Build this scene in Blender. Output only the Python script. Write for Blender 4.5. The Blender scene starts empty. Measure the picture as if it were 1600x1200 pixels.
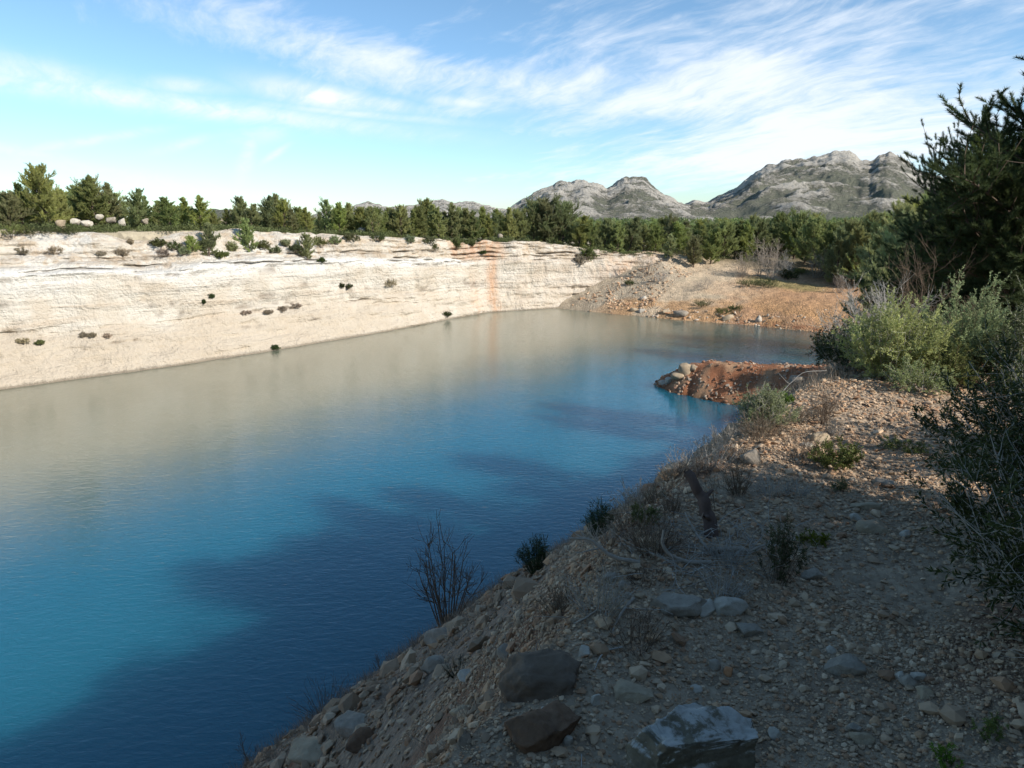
import bpy, math, random
import numpy as np
from mathutils import Vector
from mathutils.bvhtree import BVHTree

R = math.radians
sc = bpy.context.scene
COL = sc.collection

# ------------------------------------------------------------------ frame of reference
# metres; the water surface is z = 0, the photographer stands on the bank path at x = y = 0.
EYE = 12.0
FPX = 1100.0                                   # focal length in pixels of a 1600 wide picture
PITCH = math.atan(255.0 / FPX)
SP, CP = math.sin(PITCH), math.cos(PITCH)
UX, UY = 0.62, 0.7846                          # u runs along the lake, w runs across it towards the cliff


def uw(x, y):
    return UX * x + UY * y, -UY * x + UX * y


def xy(u, w):
    return UX * u - UY * w, UY * u + UX * w


def ray(px, py):
    a, v = (px - 800) / FPX, (py - 600) / FPX
    return np.array([a, CP - v * SP, -(SP + v * CP)])


# ------------------------------------------------------------------ noise
_rs = np.random.RandomState(7)
_P = np.concatenate([_rs.permutation(256)] * 3).astype(np.int64)
_G3 = _rs.normal(size=(256, 3))
_G3 /= np.linalg.norm(_G3, axis=1)[:, None]


def perlin(x, y, z=0.0):
    x, y, z = np.broadcast_arrays(np.asarray(x, float), np.asarray(y, float), np.asarray(z, float))
    xi, yi, zi = np.floor(x).astype(np.int64), np.floor(y).astype(np.int64), np.floor(z).astype(np.int64)
    xf, yf, zf = x - xi, y - yi, z - zi
    fx, fy, fz = (t * t * t * (t * (t * 6 - 15) + 10) for t in (xf, yf, zf))
    out = 0
    for dx in (0, 1):
        for dy in (0, 1):
            for dz in (0, 1):
                h = _P[_P[_P[(xi + dx) & 255] + ((yi + dy) & 255)] + ((zi + dz) & 255)]
                g = _G3[h]
                d = g[..., 0] * (xf - dx) + g[..., 1] * (yf - dy) + g[..., 2] * (zf - dz)
                wgt = (fx if dx else 1 - fx) * (fy if dy else 1 - fy) * (fz if dz else 1 - fz)
                out = out + wgt * d
    return out * 1.5


def fbm(x, y, z=0.0, o=4, gain=0.5):
    s, a = 0, 1.0
    for i in range(o):
        f = 2.03 ** i
        s = s + a * perlin(np.asarray(x) * f + 17 * i, np.asarray(y) * f + 5 * i, np.asarray(z) * f + 3 * i)
        a *= gain
    return s


def ridged(x, y, z=0.0, o=5):
    s, a, t = 0, 1.0, 0
    for i in range(o):
        f = 2.07 ** i
        s = s + a * (1 - np.abs(perlin(np.asarray(x) * f + 31 * i, np.asarray(y) * f + 11 * i, np.asarray(z) * f)) * 1.8)
        t += a
        a *= 0.5
    return s / t


def sstep(a, b, x):
    t = np.clip((np.asarray(x, float) - a) / (b - a), 0, 1)
    return t * t * (3 - 2 * t)


# ------------------------------------------------------------------ mesh building
def mesh_from(name, V, polys, mats, col=None, smooth=True, midx=None, attrs=None):
    """V (n,3); polys: list of (k,m) index arrays with m corners each."""
    V = np.asarray(V, np.float32)
    me = bpy.data.meshes.new(name)
    polys = [np.asarray(p, np.int32) for p in polys if len(p)]
    me.vertices.add(len(V))
    me.vertices.foreach_set('co', V.ravel())
    loops = np.concatenate([p.ravel() for p in polys])
    tot = np.concatenate([np.full(len(p), p.shape[1], np.int32) for p in polys])
    start = np.concatenate([[0], np.cumsum(tot)[:-1]]).astype(np.int32)
    me.loops.add(len(loops))
    me.loops.foreach_set('vertex_index', loops)
    me.polygons.add(len(tot))
    me.polygons.foreach_set('loop_start', start)
    me.polygons.foreach_set('loop_total', tot)
    me.polygons.foreach_set('use_smooth', np.full(len(tot), bool(smooth)))
    if midx is not None:
        me.polygons.foreach_set('material_index', np.asarray(midx, np.int32))
    for m in (mats if isinstance(mats, (list, tuple)) else [mats]):
        me.materials.append(m)
    me.update(calc_edges=True)
    if col is not None:
        c = np.ones((len(V), 4), np.float32)
        c[:, :3] = col
        a = me.color_attributes.new('tint', 'FLOAT_COLOR', 'POINT')
        a.data.foreach_set('color', c.ravel())
    for k, v in (attrs or {}).items():
        a = me.attributes.new(k, 'FLOAT', 'POINT')
        a.data.foreach_set('value', np.asarray(v, np.float32).ravel())
    return me


def link(name, me, parent=None, loc=None, rz=None, scale=None):
    o = bpy.data.objects.new(name, me)
    COL.objects.link(o)
    if parent is not None:
        o.parent = parent
    if loc is not None:
        o.location = [float(c) for c in loc]
    if rz is not None:
        o.rotation_euler = (0, 0, rz)
    if scale is not None:
        o.scale = scale if hasattr(scale, '__len__') else (scale,) * 3
    return o


def tag(o, label=None, cat=None, group=None, kind=None):
    if label:
        o['label'] = label
    if cat:
        o['category'] = cat
    if group:
        o['group'] = group
    if kind:
        o['kind'] = kind
    return o


def thing(name, label, cat, loc, rz=0.0, group=None, scale=None):
    o = link(name, None, None, loc, rz, scale)
    o.empty_display_size = 0.1
    return tag(o, label, cat, group)


def copy_tree(o, parent=None):
    c = o.copy()
    COL.objects.link(c)
    c.parent = parent
    for ch in list(o.children):
        copy_tree(ch, c)
    return c


def grid_mesh(name, X, Y, Z, mat, col=None, attrs=None, smooth=True):
    n, m = X.shape
    V = np.stack([X, Y, Z], -1).reshape(-1, 3)
    i = np.arange(n * m).reshape(n, m)
    q = np.stack([i[:-1, :-1], i[1:, :-1], i[1:, 1:], i[:-1, 1:]], -1).reshape(-1, 4)
    a = V[q[0, 1]] - V[q[0, 0]]
    b = V[q[0, 3]] - V[q[0, 0]]
    if a[0] * b[1] - a[1] * b[0] < 0:
        q = q[:, ::-1]
    return mesh_from(name, V, [q], mat, None if col is None else col.reshape(-1, 3),
                     smooth, None, {k: v.ravel() for k, v in (attrs or {}).items()})


class Tubes:
    """many tapered tubes in one mesh"""

    def __init__(self):
        self.V, self.Q, self.n = [], [], 0

    def add(self, pts, rad, k=5):
        pts = np.asarray(pts, float)
        n = len(pts)
        rad = np.broadcast_to(np.asarray(rad, float), (n,))
        t = np.gradient(pts, axis=0)
        t /= np.linalg.norm(t, axis=1)[:, None] + 1e-9
        ref = np.array([0.31, 0.17, 0.93]) if abs(t[0, 2]) < 0.85 else np.array([0.93, 0.21, 0.1])
        a = np.cross(t, ref)
        a /= np.linalg.norm(a, axis=1)[:, None] + 1e-9
        b = np.cross(t, a)
        th = np.arange(k) * 2 * math.pi / k
        ring = pts[:, None] + rad[:, None, None] * (np.cos(th)[None, :, None] * a[:, None] + np.sin(th)[None, :, None] * b[:, None])
        i = self.n + np.arange(n * k).reshape(n, k)
        j = np.roll(i, -1, axis=1)
        self.Q.append(np.stack([i[:-1], j[:-1], j[1:], i[1:]], -1).reshape(-1, 4))
        self.V.append(ring.reshape(-1, 3))
        self.n += n * k

    def mesh(self, name, mat):
        return mesh_from(name, np.concatenate(self.V), [np.concatenate(self.Q)], mat)


def wander(rng, p0, d, L, n=6, wig=0.15, up=0.0, droop=0.0):
    """polyline growing from p0 along d with wiggle and tropism"""
    d = np.asarray(d, float)
    d = d / (np.linalg.norm(d) + 1e-9)
    p = [np.asarray(p0, float)]
    for i in range(n):
        d = d + rng.normal(size=3) * wig + np.array([0, 0, up - droop * (i / n)])
        d = d / (np.linalg.norm(d) + 1e-9)
        p.append(p[-1] + d * L / n)
    return np.array(p)


def rand_dirs(rng, n):
    v = rng.normal(size=(n, 3))
    return v / np.linalg.norm(v, axis=1)[:, None]


def blades(P, D, L, W, rng, tint=None, bend=0.0):
    """thin pointed triangles: base P, direction D, length L, width W"""
    n = len(P)
    D = D / (np.linalg.norm(D, axis=1)[:, None] + 1e-9)
    s = np.cross(D, rand_dirs(rng, n))
    s /= np.linalg.norm(s, axis=1)[:, None] + 1e-9
    L = np.broadcast_to(L, (n,))[:, None]
    W = np.broadcast_to(W, (n,))[:, None]
    V = np.stack([P - s * W * .5, P + s * W * .5, P + D * L], 1).reshape(-1, 3)
    F = np.arange(3 * n).reshape(n, 3)
    T = None if tint is None else np.repeat(tint, 3, axis=0)
    return V, F, T


def leaves(P, D, L, W, rng, tint=None):
    """pointed quads (leaf shaped)"""
    n = len(P)
    D = D / (np.linalg.norm(D, axis=1)[:, None] + 1e-9)
    s = np.cross(D, rand_dirs(rng, n))
    s /= np.linalg.norm(s, axis=1)[:, None] + 1e-9
    L = np.broadcast_to(L, (n,))[:, None]
    W = np.broadcast_to(W, (n,))[:, None]
    V = np.stack([P, P + D * L * .5 + s * W * .5, P + D * L, P + D * L * .5 - s * W * .5], 1).reshape(-1, 3)
    F = np.arange(4 * n).reshape(n, 4)
    T = None if tint is None else np.repeat(tint, 4, axis=0)
    return V, F, T


# ------------------------------------------------------------------ materials
def nodes_of(m):
    m.use_nodes = True
    nt = m.node_tree
    nt.nodes.clear()
    return nt, nt.nodes, nt.links


class NB:
    """small node builder"""

    def __init__(self, nt):
        self.nt = nt

    def n(self, t, **kw):
        x = self.nt.nodes.new(t)
        for k, v in kw.items():
            setattr(x, k, v)
        return x

    def set(self, sock, v):
        if hasattr(v, 'is_output') or isinstance(v, bpy.types.NodeSocket):
            self.nt.links.new(v, sock)
        else:
            sock.default_value = v

    def math(self, op, a, b=0.0, clamp=False):
        x = self.n('ShaderNodeMath', operation=op, use_clamp=clamp)
        self.set(x.inputs[0], a)
        self.set(x.inputs[1], b)
        return x.outputs[0]

    def mix(self, f, a, b, blend='MIX'):
        x = self.n('ShaderNodeMix', data_type='RGBA', blend_type=blend)
        x.clamp_factor = True
        self.set(x.inputs[0], f)
        self.set(x.inputs[6], a if not isinstance(a, tuple) else (*a, 1))
        self.set(x.inputs[7], b if not isinstance(b, tuple) else (*b, 1))
        return x.outputs[2]

    def noise(self, vec, scale, detail=4.0, rough=0.55, dist=0.0, dims='3D'):
        x = self.n('ShaderNodeTexNoise', noise_dimensions=dims)
        if vec is not None:
            self.set(x.inputs['Vector'], vec)
        x.inputs['Scale'].default_value = scale
        x.inputs['Detail'].default_value = detail
        x.inputs['Roughness'].default_value = rough
        x.inputs['Distortion'].default_value = dist
        return x.outputs[0]

    def ramp(self, f, a, b):
        x = self.n('ShaderNodeMapRange', interpolation_type='SMOOTHSTEP', clamp=True)
        self.set(x.inputs[0], f)
        x.inputs[1].default_value = a
        x.inputs[2].default_value = b
        return x.outputs[0]

    def scale(self, vec, s, rot=(0, 0, 0)):
        x = self.n('ShaderNodeMapping')
        self.set(x.inputs[0], vec)
        x.inputs['Scale'].default_value = s
        x.inputs['Rotation'].default_value = rot
        return x.outputs[0]

    def pos(self):
        return self.n('ShaderNodeNewGeometry').outputs['Position']

    def obj(self):
        return self.n('ShaderNodeTexCoord').outputs['Object']

    def attr(self, name, out='Color'):
        return self.n('ShaderNodeAttribute', attribute_name=name).outputs[out]

    def out(self, col, rough=0.9, spec=0.2, bump=None, bstr=0.3, bdist=0.05, trans=None):
        p = self.n('ShaderNodeBsdfPrincipled')
        self.set(p.inputs['Base Color'], col if not isinstance(col, tuple) else (*col, 1))
        self.set(p.inputs['Roughness'], rough)
        p.inputs['Specular IOR Level'].default_value = spec
        if bump is not None:
            b = self.n('ShaderNodeBump')
            b.inputs['Strength'].default_value = bstr
            b.inputs['Distance'].default_value = bdist
            self.set(b.inputs['Height'], bump)
            self.nt.links.new(b.outputs[0], p.inputs['Normal'])
        sh = p.outputs[0]
        if trans:
            t = self.n('ShaderNodeBsdfTranslucent')
            self.set(t.inputs[0], col if not isinstance(col, tuple) else (*col, 1))
            mx = self.n('ShaderNodeMixShader')
            mx.inputs[0].default_value = trans
            self.nt.links.new(p.outputs[0], mx.inputs[1])
            self.nt.links.new(t.outputs[0], mx.inputs[2])
            sh = mx.outputs[0]
        o = self.n('ShaderNodeOutputMaterial')
        self.nt.links.new(sh, o.inputs[0])
        return p


def mat(name):
    m = bpy.data.materials.new(name)
    nt, _, _ = nodes_of(m)
    return m, NB(nt)


def foliage_mat(name, c, var=0.5, trans=0.25, rough=0.6):
    """leaf colour, per-tuft tint attribute and per-plant random shift"""
    m, b = mat(name)
    rnd = b.n('ShaderNodeObjectInfo').outputs['Random']
    a = b.mix(b.attr('tint', 'Fac'), tuple(x * (1 - var) for x in c), tuple(x * (1 + var) for x in c))
    hs = b.n('ShaderNodeHueSaturation')
    b.set(hs.inputs['Hue'], b.math('ADD', b.math('MULTIPLY', rnd, 0.05), 0.475))
    b.set(hs.inputs['Value'], b.math('ADD', b.math('MULTIPLY', b.math('FRACT', b.math('MULTIPLY', rnd, 7.3)), 0.5), 0.78))
    b.set(hs.inputs['Saturation'], b.math('ADD', b.math('MULTIPLY', b.math('FRACT', b.math('MULTIPLY', rnd, 3.7)), 0.3), 0.8))
    b.set(hs.inputs['Color'], a)
    b.out(hs.outputs[0], rough, 0.25, trans=trans)
    return m


def bark_mat(name, c, scale=30.0):
    m, b = mat(name)
    o = b.obj()
    f = b.noise(b.scale(o, (1, 1, .25)), scale, 4)
    b.out(b.mix(f, tuple(x * .55 for x in c), tuple(min(1, x * 1.45) for x in c)), 0.9, 0.15, bump=f, bstr=.5, bdist=.01)
    return m


PINE = foliage_mat('pine_needles', (0.33, 0.355, 0.13), .4, .5)
PINE_SHADED = foliage_mat('shaded_pine_needles', (0.08, 0.11, 0.028), .45, .35)  # shade of the backlit pines put into the needle colour
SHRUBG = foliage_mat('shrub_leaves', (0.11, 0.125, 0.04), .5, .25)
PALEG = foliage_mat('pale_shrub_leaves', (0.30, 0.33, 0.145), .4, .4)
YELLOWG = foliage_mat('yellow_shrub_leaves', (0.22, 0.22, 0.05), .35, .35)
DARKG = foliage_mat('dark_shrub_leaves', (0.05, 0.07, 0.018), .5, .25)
BROOMG = foliage_mat('broom_stems', (0.035, 0.06, 0.02), .4, .15)
BRIGHTG = foliage_mat('fresh_green_leaves', (0.13, 0.2, 0.025), .4, .3)
DRYG = foliage_mat('dry_grass_blades', (0.3, 0.245, 0.17), .5, .2)
MOSS = foliage_mat('moss_blades', (0.16, 0.17, 0.012), .4, .1)
BARK = bark_mat('pine_bark', (0.13, 0.095, 0.07))
TWIG = bark_mat('brown_twig', (0.16, 0.115, 0.08))
GREYTWIG = bark_mat('grey_dead_wood', (0.40, 0.37, 0.33))
PALETWIG = bark_mat('pale_bare_wood', (0.33, 0.28, 0.23))
DEADWOOD = bark_mat('weathered_dead_wood', (0.13, 0.09, 0.075))


def ground_mat(name, bump_scale=9.0, bstr=.6, bdist=.06, vor=True, contrast=.35):
    """earth and gravel: colour from the mesh attribute, broken by fine stones"""
    m, b = mat(name)
    p = b.pos()
    c = b.attr('tint')
    n1 = b.noise(p, 1.3, 6, .6)
    n2 = b.noise(p, bump_scale, 6, .65)
    v = b.n('ShaderNodeTexVoronoi', feature='F1')
    b.set(v.inputs['Vector'], p)
    v.inputs['Scale'].default_value = bump_scale * 1.6
    vc = b.n('ShaderNodeSeparateColor')
    b.set(vc.inputs[0], v.outputs['Color'])
    f = b.math('ADD', b.math('MULTIPLY', n1, .9), b.math('MULTIPLY', n2, .9))
    f = b.math('ADD', f, b.math('MULTIPLY', vc.outputs[0], .5 if vor else 0.0))
    k = b.ramp(f, .55, 1.65)
    dark = b.mix(1.0, c, (1 - contrast,) * 3, 'MULTIPLY')
    lite = b.mix(1.0, c, (1 + contrast,) * 3, 'MULTIPLY')
    col = b.mix(k, dark, lite)
    h = b.math('SUBTRACT', n2, b.math('MULTIPLY', v.outputs['Distance'], .8 if vor else 0))
    b.out(col, .95, .1, bump=h, bstr=bstr, bdist=bdist)
    return m


NEARM = ground_mat('bank_earth', 14, .7, .05)
FARM = ground_mat('shore_earth', 3.2, .7, .18)
PLATM = ground_mat('plateau_earth', 1.2, .5, .3)


def cliff_mat():
    m, b = mat('limestone')
    p = b.pos()
    st = b.attr('stain', 'Fac')
    ba = b.attr('band', 'Fac')
    low = b.attr('low', 'Fac')
    flat = b.noise(b.scale(p, (.12, .12, 1.6)), 1.0, 5, .6, .4)      # bedding
    blot = b.noise(p, .35, 5, .6)
    fine = b.noise(p, 3.5, 6, .65)
    vert = b.noise(b.scale(p, (1.4, 1.4, .12)), 1.0, 4, .6)           # drip lines
    c = b.mix(b.ramp(blot, .35, .65), (.565, .485, .385), (.65, .59, .50))
    c = b.mix(b.math('MULTIPLY', b.ramp(flat, .5, .68), .55), c, (.56, .45, .34))
    c = b.mix(b.math('MULTIPLY', ba, .75), c, (.75, .72, .67))
    c = b.mix(b.math('MULTIPLY', low, .8), c, b.mix(fine, (.46, .38, .285), (.61, .515, .40)))
    c = b.mix(b.math('MULTIPLY', st, b.ramp(b.math('ADD', vert, b.math('MULTIPLY', blot, .35)), .45, .8)), c, (.58, .34, .2))
    c = b.mix(b.math('MULTIPLY', b.ramp(vert, .6, .78), .3), c, (.42, .36, .3))
    c = b.mix(b.math('MULTIPLY', b.ramp(fine, .42, .25), .5), c, (.36, .3, .24))
    top = b.attr('upper', 'Fac')
    c = b.mix(b.math('MULTIPLY', top, b.ramp(b.noise(p, .9, 6, .7), .46, .62)), c, (.5, .385, .27))
    c = b.mix(b.math('MULTIPLY', b.attr('joint', 'Fac'), .6), c, (.17, .13, .1))  # shadow under the ledges, painted dark along the bedding joints
    wz = b.n('ShaderNodeSeparateXYZ')
    b.set(wz.inputs[0], p)
    c = b.mix(b.math('MULTIPLY', b.ramp(b.math('ADD', wz.outputs[2], b.math('MULTIPLY', fine, .3)), .42, .2), .75), c, (.2, .165, .12))
    h = b.math('ADD', b.math('MULTIPLY', fine, 1.0), b.math('MULTIPLY', flat, 1.2))
    b.out(c, .92, .15, bump=h, bstr=.95, bdist=.4)
    return m


CLIFFM = cliff_mat()


def rock_mat(name, c1, c2, dark=None, scale=6.0, amt=.5):
    m, b = mat(name)
    o = b.obj()
    n1 = b.noise(o, scale, 6, .65)
    n2 = b.noise(o, scale * 3.3, 5, .6)
    rnd = b.n('ShaderNodeObjectInfo').outputs['Random']
    c = b.mix(b.ramp(n1, .35, .65), c1, c2)
    if dark:
        c = b.mix(b.math('MULTIPLY', b.ramp(b.noise(o, scale * .55, 5, .7, .6), .5, .6), amt), c, dark)
    c = b.mix(b.math('MULTIPLY', rnd, .35), c, b.mix(1.0, c, (.72, .7, .68), 'MULTIPLY'))
    b.out(c, .92, .2, bump=b.math('ADD', n1, b.math('MULTIPLY', n2, .7)), bstr=.9, bdist=.02)
    return m


ROCK_GREY = rock_mat('grey_limestone', (.27, .225, .175), (.38, .325, .26), (.18, .145, .115))
ROCK_WHITE = rock_mat('white_limestone', (.42, .37, .305), (.54, .485, .405), (.28, .23, .175), 5.0, .6)
ROCK_TAN = rock_mat('tan_limestone', (.36, .28, .19), (.45, .36, .25), (.26, .19, .13))
ROCK_RED = rock_mat('rust_brown_rock', (.13, .075, .045), (.19, .115, .07), (.08, .05, .035))
ROCK_ORANGE = rock_mat('orange_rock', (.45, .2, .09), (.55, .29, .15))
ROCK_STAIN = rock_mat('stained_white_limestone', (.55, .54, .51), (.74, .73, .69), (.06, .055, .045), 7.0, .92)
ROCK_BROWN = rock_mat('brown_smooth_rock', (.14, .1, .07), (.2, .15, .11), (.13, .1, .08), 5.0)


def stained_boulder():
    m, b = mat('stained_white_limestone')
    o = b.obj()
    g = b.n('ShaderNodeNewGeometry')
    nz_ = b.n('ShaderNodeSeparateXYZ')
    b.set(nz_.inputs[0], g.outputs['Normal'])
    n1 = b.noise(o, 9, 7, .7, .4)
    n2 = b.noise(o, 38, 6, .7)
    white = b.mix(n2, (.30, .285, .255), (.60, .57, .52))
    dark = b.mix(n2, (.07, .06, .045), (.26, .22, .155))
    side = b.math('MULTIPLY', b.math('SUBTRACT', 1.0, nz_.outputs[2]), .22)     # lichen crust keeps to the flanks
    f = b.math('ADD', b.math('ADD', n1, side), b.math('MULTIPLY', n2, .2))
    c = b.mix(b.ramp(f, .585, .70), white, dark)
    b.out(c, .95, .15, bump=b.math('ADD', n1, b.math('MULTIPLY', n2, .6)), bstr=.9, bdist=.012)
    return m


ROCK_STAIN = stained_boulder()


def tint_mat(name, rough=.9, scale=18.0):
    """loose stones: per stone colour attribute"""
    m, b = mat(name)
    n = b.noise(b.pos(), scale, 4, .6)
    c = b.mix(n, b.mix(1.0, b.attr('tint'), (.7, .7, .7), 'MULTIPLY'), b.mix(1.0, b.attr('tint'), (1.3, 1.3, 1.3), 'MULTIPLY'))
    b.out(c, rough, .2)
    return m


STONEM = tint_mat('loose_stone')


def hill_mat():
    m, b = mat('mountain_scrub')
    p = b.pos()
    rock = b.attr('rock', 'Fac')
    n1 = b.noise(p, .022, 7, .65, .3)
    n2 = b.noise(p, .19, 7, .75)
    f = b.math('ADD', b.math('MULTIPLY', n1, .9), b.math('MULTIPLY', n2, 1.2))
    f = b.math('ADD', f, b.math('MULTIPLY', rock, .5))
    k = b.ramp(f, 1.0, 1.28)
    veg = b.mix(b.noise(p, .05, 5), (.165, .175, .12), (.28, .27, .21))
    stone = b.mix(b.noise(p, .09, 5), (.48, .435, .37), (.72, .66, .57))
    b.out(b.mix(k, veg, stone), .95, .1, bump=b.math('ADD', n2, b.math('MULTIPLY', k, .4)), bstr=1.0, bdist=9.0)
    return m


HILLM = hill_mat()


def water_mat():
    m, b = mat('lake_water')
    p = b.pos()
    big = b.noise(b.scale(p, (1, 1, 1)), .35, 2, .5)
    w1 = b.noise(b.scale(p, (1.0, 2.2, 1), (0, 0, R(-14))), 1.9, 3, .55, .5)
    w2 = b.noise(b.scale(p, (1.0, 2.0, 1), (0, 0, R(22))), 4.6, 2, .5, .3)
    h = b.math('ADD', b.math('MULTIPLY', w1, 1.0), b.math('MULTIPLY', w2, .32))
    h = b.math('ADD', h, b.math('MULTIPLY', big, 1.2))
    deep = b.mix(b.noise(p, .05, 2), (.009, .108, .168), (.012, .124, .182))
    # the cliff's beige reflection is painted into the water colour (w is the distance across the lake)
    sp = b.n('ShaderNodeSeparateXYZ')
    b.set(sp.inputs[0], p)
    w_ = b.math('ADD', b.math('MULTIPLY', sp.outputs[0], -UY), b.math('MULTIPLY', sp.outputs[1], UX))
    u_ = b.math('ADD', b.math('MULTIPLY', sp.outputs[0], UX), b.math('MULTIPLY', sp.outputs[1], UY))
    cliff_refl = b.ramp(b.math('ADD', w_, b.math('MULTIPLY', b.math('SUBTRACT', b.noise(p, .07, 3), .5), 10.0)), 23.0, 43.0)
    deep = b.mix(b.math('MULTIPLY', b.ramp(u_, 50.0, 66.0), .85), deep, (.016, .06, .062))     # dark tree reflection painted into the water off the far shore
    col = b.mix(cliff_refl, deep, (.18, .19, .138))
    pr = b.out(col, .06, .5, bump=h, bstr=.5, bdist=.036)
    pr.inputs['IOR'].default_value = 1.62
    # turbid water scatters light sideways under the surface, so shadows on it are soft
    pr.subsurface_method = 'BURLEY'
    pr.inputs['Subsurface Weight'].default_value = 1.0
    pr.inputs['Subsurface Radius'].default_value = (1.0, 1.0, 1.0)
    pr.inputs['Subsurface Scale'].default_value = 6.0
    return m


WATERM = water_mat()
WOODM = foliage_mat('far_wood_foliage', (0.17, 0.2, 0.08), .4, .4)

# ------------------------------------------------------------------ terrain heights


def pw(xs, ys):
    return lambda t: np.interp(t, xs, ys)


w_crest = pw([-20, 1.5, 2.4, 3.6, 6, 9, 12, 20, 45, 80], [1.35, 1.35, 1.5, 1.8, 1.88, 2.05, 2.3, 3.0, 6.3, 10])
w_shore = pw([-60, 5, 14, 20, 25, 36, 43, 60, 75, 90], [12.7, 12.7, 13.6, 12.7, 12.1, 11.9, 13.6, 15.5, 17, 18])
z_path = pw([-60, 8, 12, 20, 45, 62, 80, 100], [10.35, 10.35, 10.05, 8.7, 6.0, 4.6, 3.8, 4.2])
k_steep = pw([-60, 2.2, 3.4, 5, 100], [.5, .5, .25, .0, .0])


def h_near(u, w, fine=True):
    u, w = np.asarray(u, float), np.asarray(w, float)
    wc = w_crest(u) + .10 * fbm(u * .9, 3.3, o=3)
    ws = w_shore(u) + .3 * fbm(u * .25, 9.1, o=3)
    zp = z_path(u)
    d = w - wc
    q = d / np.maximum(ws - wc, 1)
    k = k_steep(u)
    drop = np.where(q < 1, q + k * q * (1 - q), 1 + (q - 1) * (1 - k))
    soft = .10 + 0 * u
    dd = np.where(d > -3, .5 * (d + np.sqrt(d * d + soft * soft * 4)) - soft * .45, 0)
    ratio = np.clip(np.where(np.abs(d) > 1e-3, dd / np.where(np.abs(d) > 1e-3, d, 1), .5), -5, 5)
    z = zp - zp * np.where(d > .6, drop, drop * ratio * (d > 0)) - np.where(d <= 0, .035 * np.exp(d * 6), 0)
    left = np.maximum(.25 - w, 0)
    z = z + np.minimum(left * .13 + left ** 2 * .012, 5.5)
    z = z - .03 * np.exp(-((w - .75) / .45) ** 2)
    am = sstep(.3, 3.5, d)
    z = z + (.025 + .16 * am) * fbm(u * .8, w * .8, 2.0, 3) + .018 * fbm(u * 4, w * 4, 5.0, 3) + am * .05 * fbm(u * 2.6, w * 2.6, 1.0, 3)
    z = z + sstep(8, 25, u) * .25 * fbm(u * .25, w * .25, 8.0, 3)
    # the red spit reaching into the lake
    zr = np.interp(w, [4, 9, 15, 19.5, 21.5, 23.2, 25], [4.2, 2.9, 2.2, 1.95, 1.5, .35, -1.5])
    uc = 48.3 - .03 * (w - 12) + .35 * fbm(w * .3, 1.0, o=2)
    a = np.abs(u - uc) / (3.3 + .2 * fbm(w * .5, u * .5, 4.0, 2))
    spit = zr + .12 - np.maximum(a - .22, 0) * 3.1 + .12 * fbm(u * .9, w * .9, 6.0, 4) - .25 * np.maximum(0, fbm(w * 1.3, u * .25, 2.5, 3)) * sstep(.25, .6, a)
    z = np.maximum(z, np.where(np.abs(u - uc) < 12, spit, -9))
    return z


CP_F = np.array([
    (81.7, -4, 2.2), (81.8, 10, .05), (82, 20, 0), (82, 28, 0), (81, 38, 0), (81, 50, 0), (81.5, 56, 0), (80.5, 62, -.5),
    (76, 8, -3), (76, 20, -3), (76, 30, -3), (75.5, 40, -3), (76, 50, -3), (76, 58, -3), (70, 25, -5), (70, 45, -5),
    (84.2, 15, 1.5), (84.6, 24, 1.5), (84.5, 33, 1.1), (88, 15, 2.3), (88, 25, 2.2), (95, 20, 2.75), (102, 22, 3.1), (95, 10, 3.1), (110, 20, 3.8), (110, 5, 5), (125, 20, 5), (125, 0, 7),
    (87, 38, 1.9), (88, 33, 1.9), (95, 35, 3.0), (93, 42, 3.9), (98, 46, 5.0), (100, 38, 4.2), (106, 40, 5.2), (108, 30, 4.0),
    (84, 53, 1.3), (87, 52, 2.4), (90, 50, 3.6), (93, 48.5, 4.8), (96, 47.5, 6.2),
    (100, 52, 7.2), (110, 50, 6.8), (110, 60, 7.6), (130, 40, 6.5), (130, 60, 7.3), (150, 30, 7), (150, 0, 8), (150, 60, 7.5), (100, -10, 6.5), (85, -8, 4.8)])


def _tps(r2):
    return np.where(r2 > 1e-9, r2 * np.log(r2 + 1e-12), 0.0)


_s = 30.0
_A = CP_F[:, :2] / _s
_K = _tps(((_A[:, None] - _A[None]) ** 2).sum(-1)) + np.eye(len(_A)) * .004
_Pm = np.concatenate([np.ones((len(_A), 1)), _A], 1)
_M = np.block([[_K, _Pm], [_Pm.T, np.zeros((3, 3))]])
_W = np.linalg.solve(_M, np.concatenate([CP_F[:, 2], np.zeros(3)]))


def h_front(u, w):
    u, w = np.asarray(u, float), np.asarray(w, float)
    z = _W[-3] + _W[-2] * u / _s + _W[-1] * w / _s
    for (a, b), c in zip(_A, _W[:-3]):
        z = z + c * _tps((u / _s - a) ** 2 + (w / _s - b) ** 2)
    n = .22 * fbm(u * .3, w * .3, 3.0, 4) + .10 * fbm(u * 1.1, w * 1.1, 7.0, 3)
    return z + n * sstep(-1, 1.5, z + .8)


wall_w = pw([60, 73, 81.5, 93, 97, 99.5], [61, 61, 56.5, 49.7, 47.3, 46.6])      # plan of the end wall


def rim_z(u):
    return np.interp(u, [-60, 0, 40, 60, 73, 80, 88, 93, 97, 100], [11.4, 11.3, 10.9, 9.9, 9.1, 9.0, 7.7, 7.0, 6.9, 6.9])


def h_plateau(u, w):
    u, w = np.asarray(u, float), np.asarray(w, float)
    z = rim_z(u) + .02 * np.clip(w - 68, 0, 60) * (u < 75)
    z = np.where(u > 97, 6.9 + .02 * (w - 47), z)
    return z + .35 * fbm(u * .09, w * .09, 4.0, 4)


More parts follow.
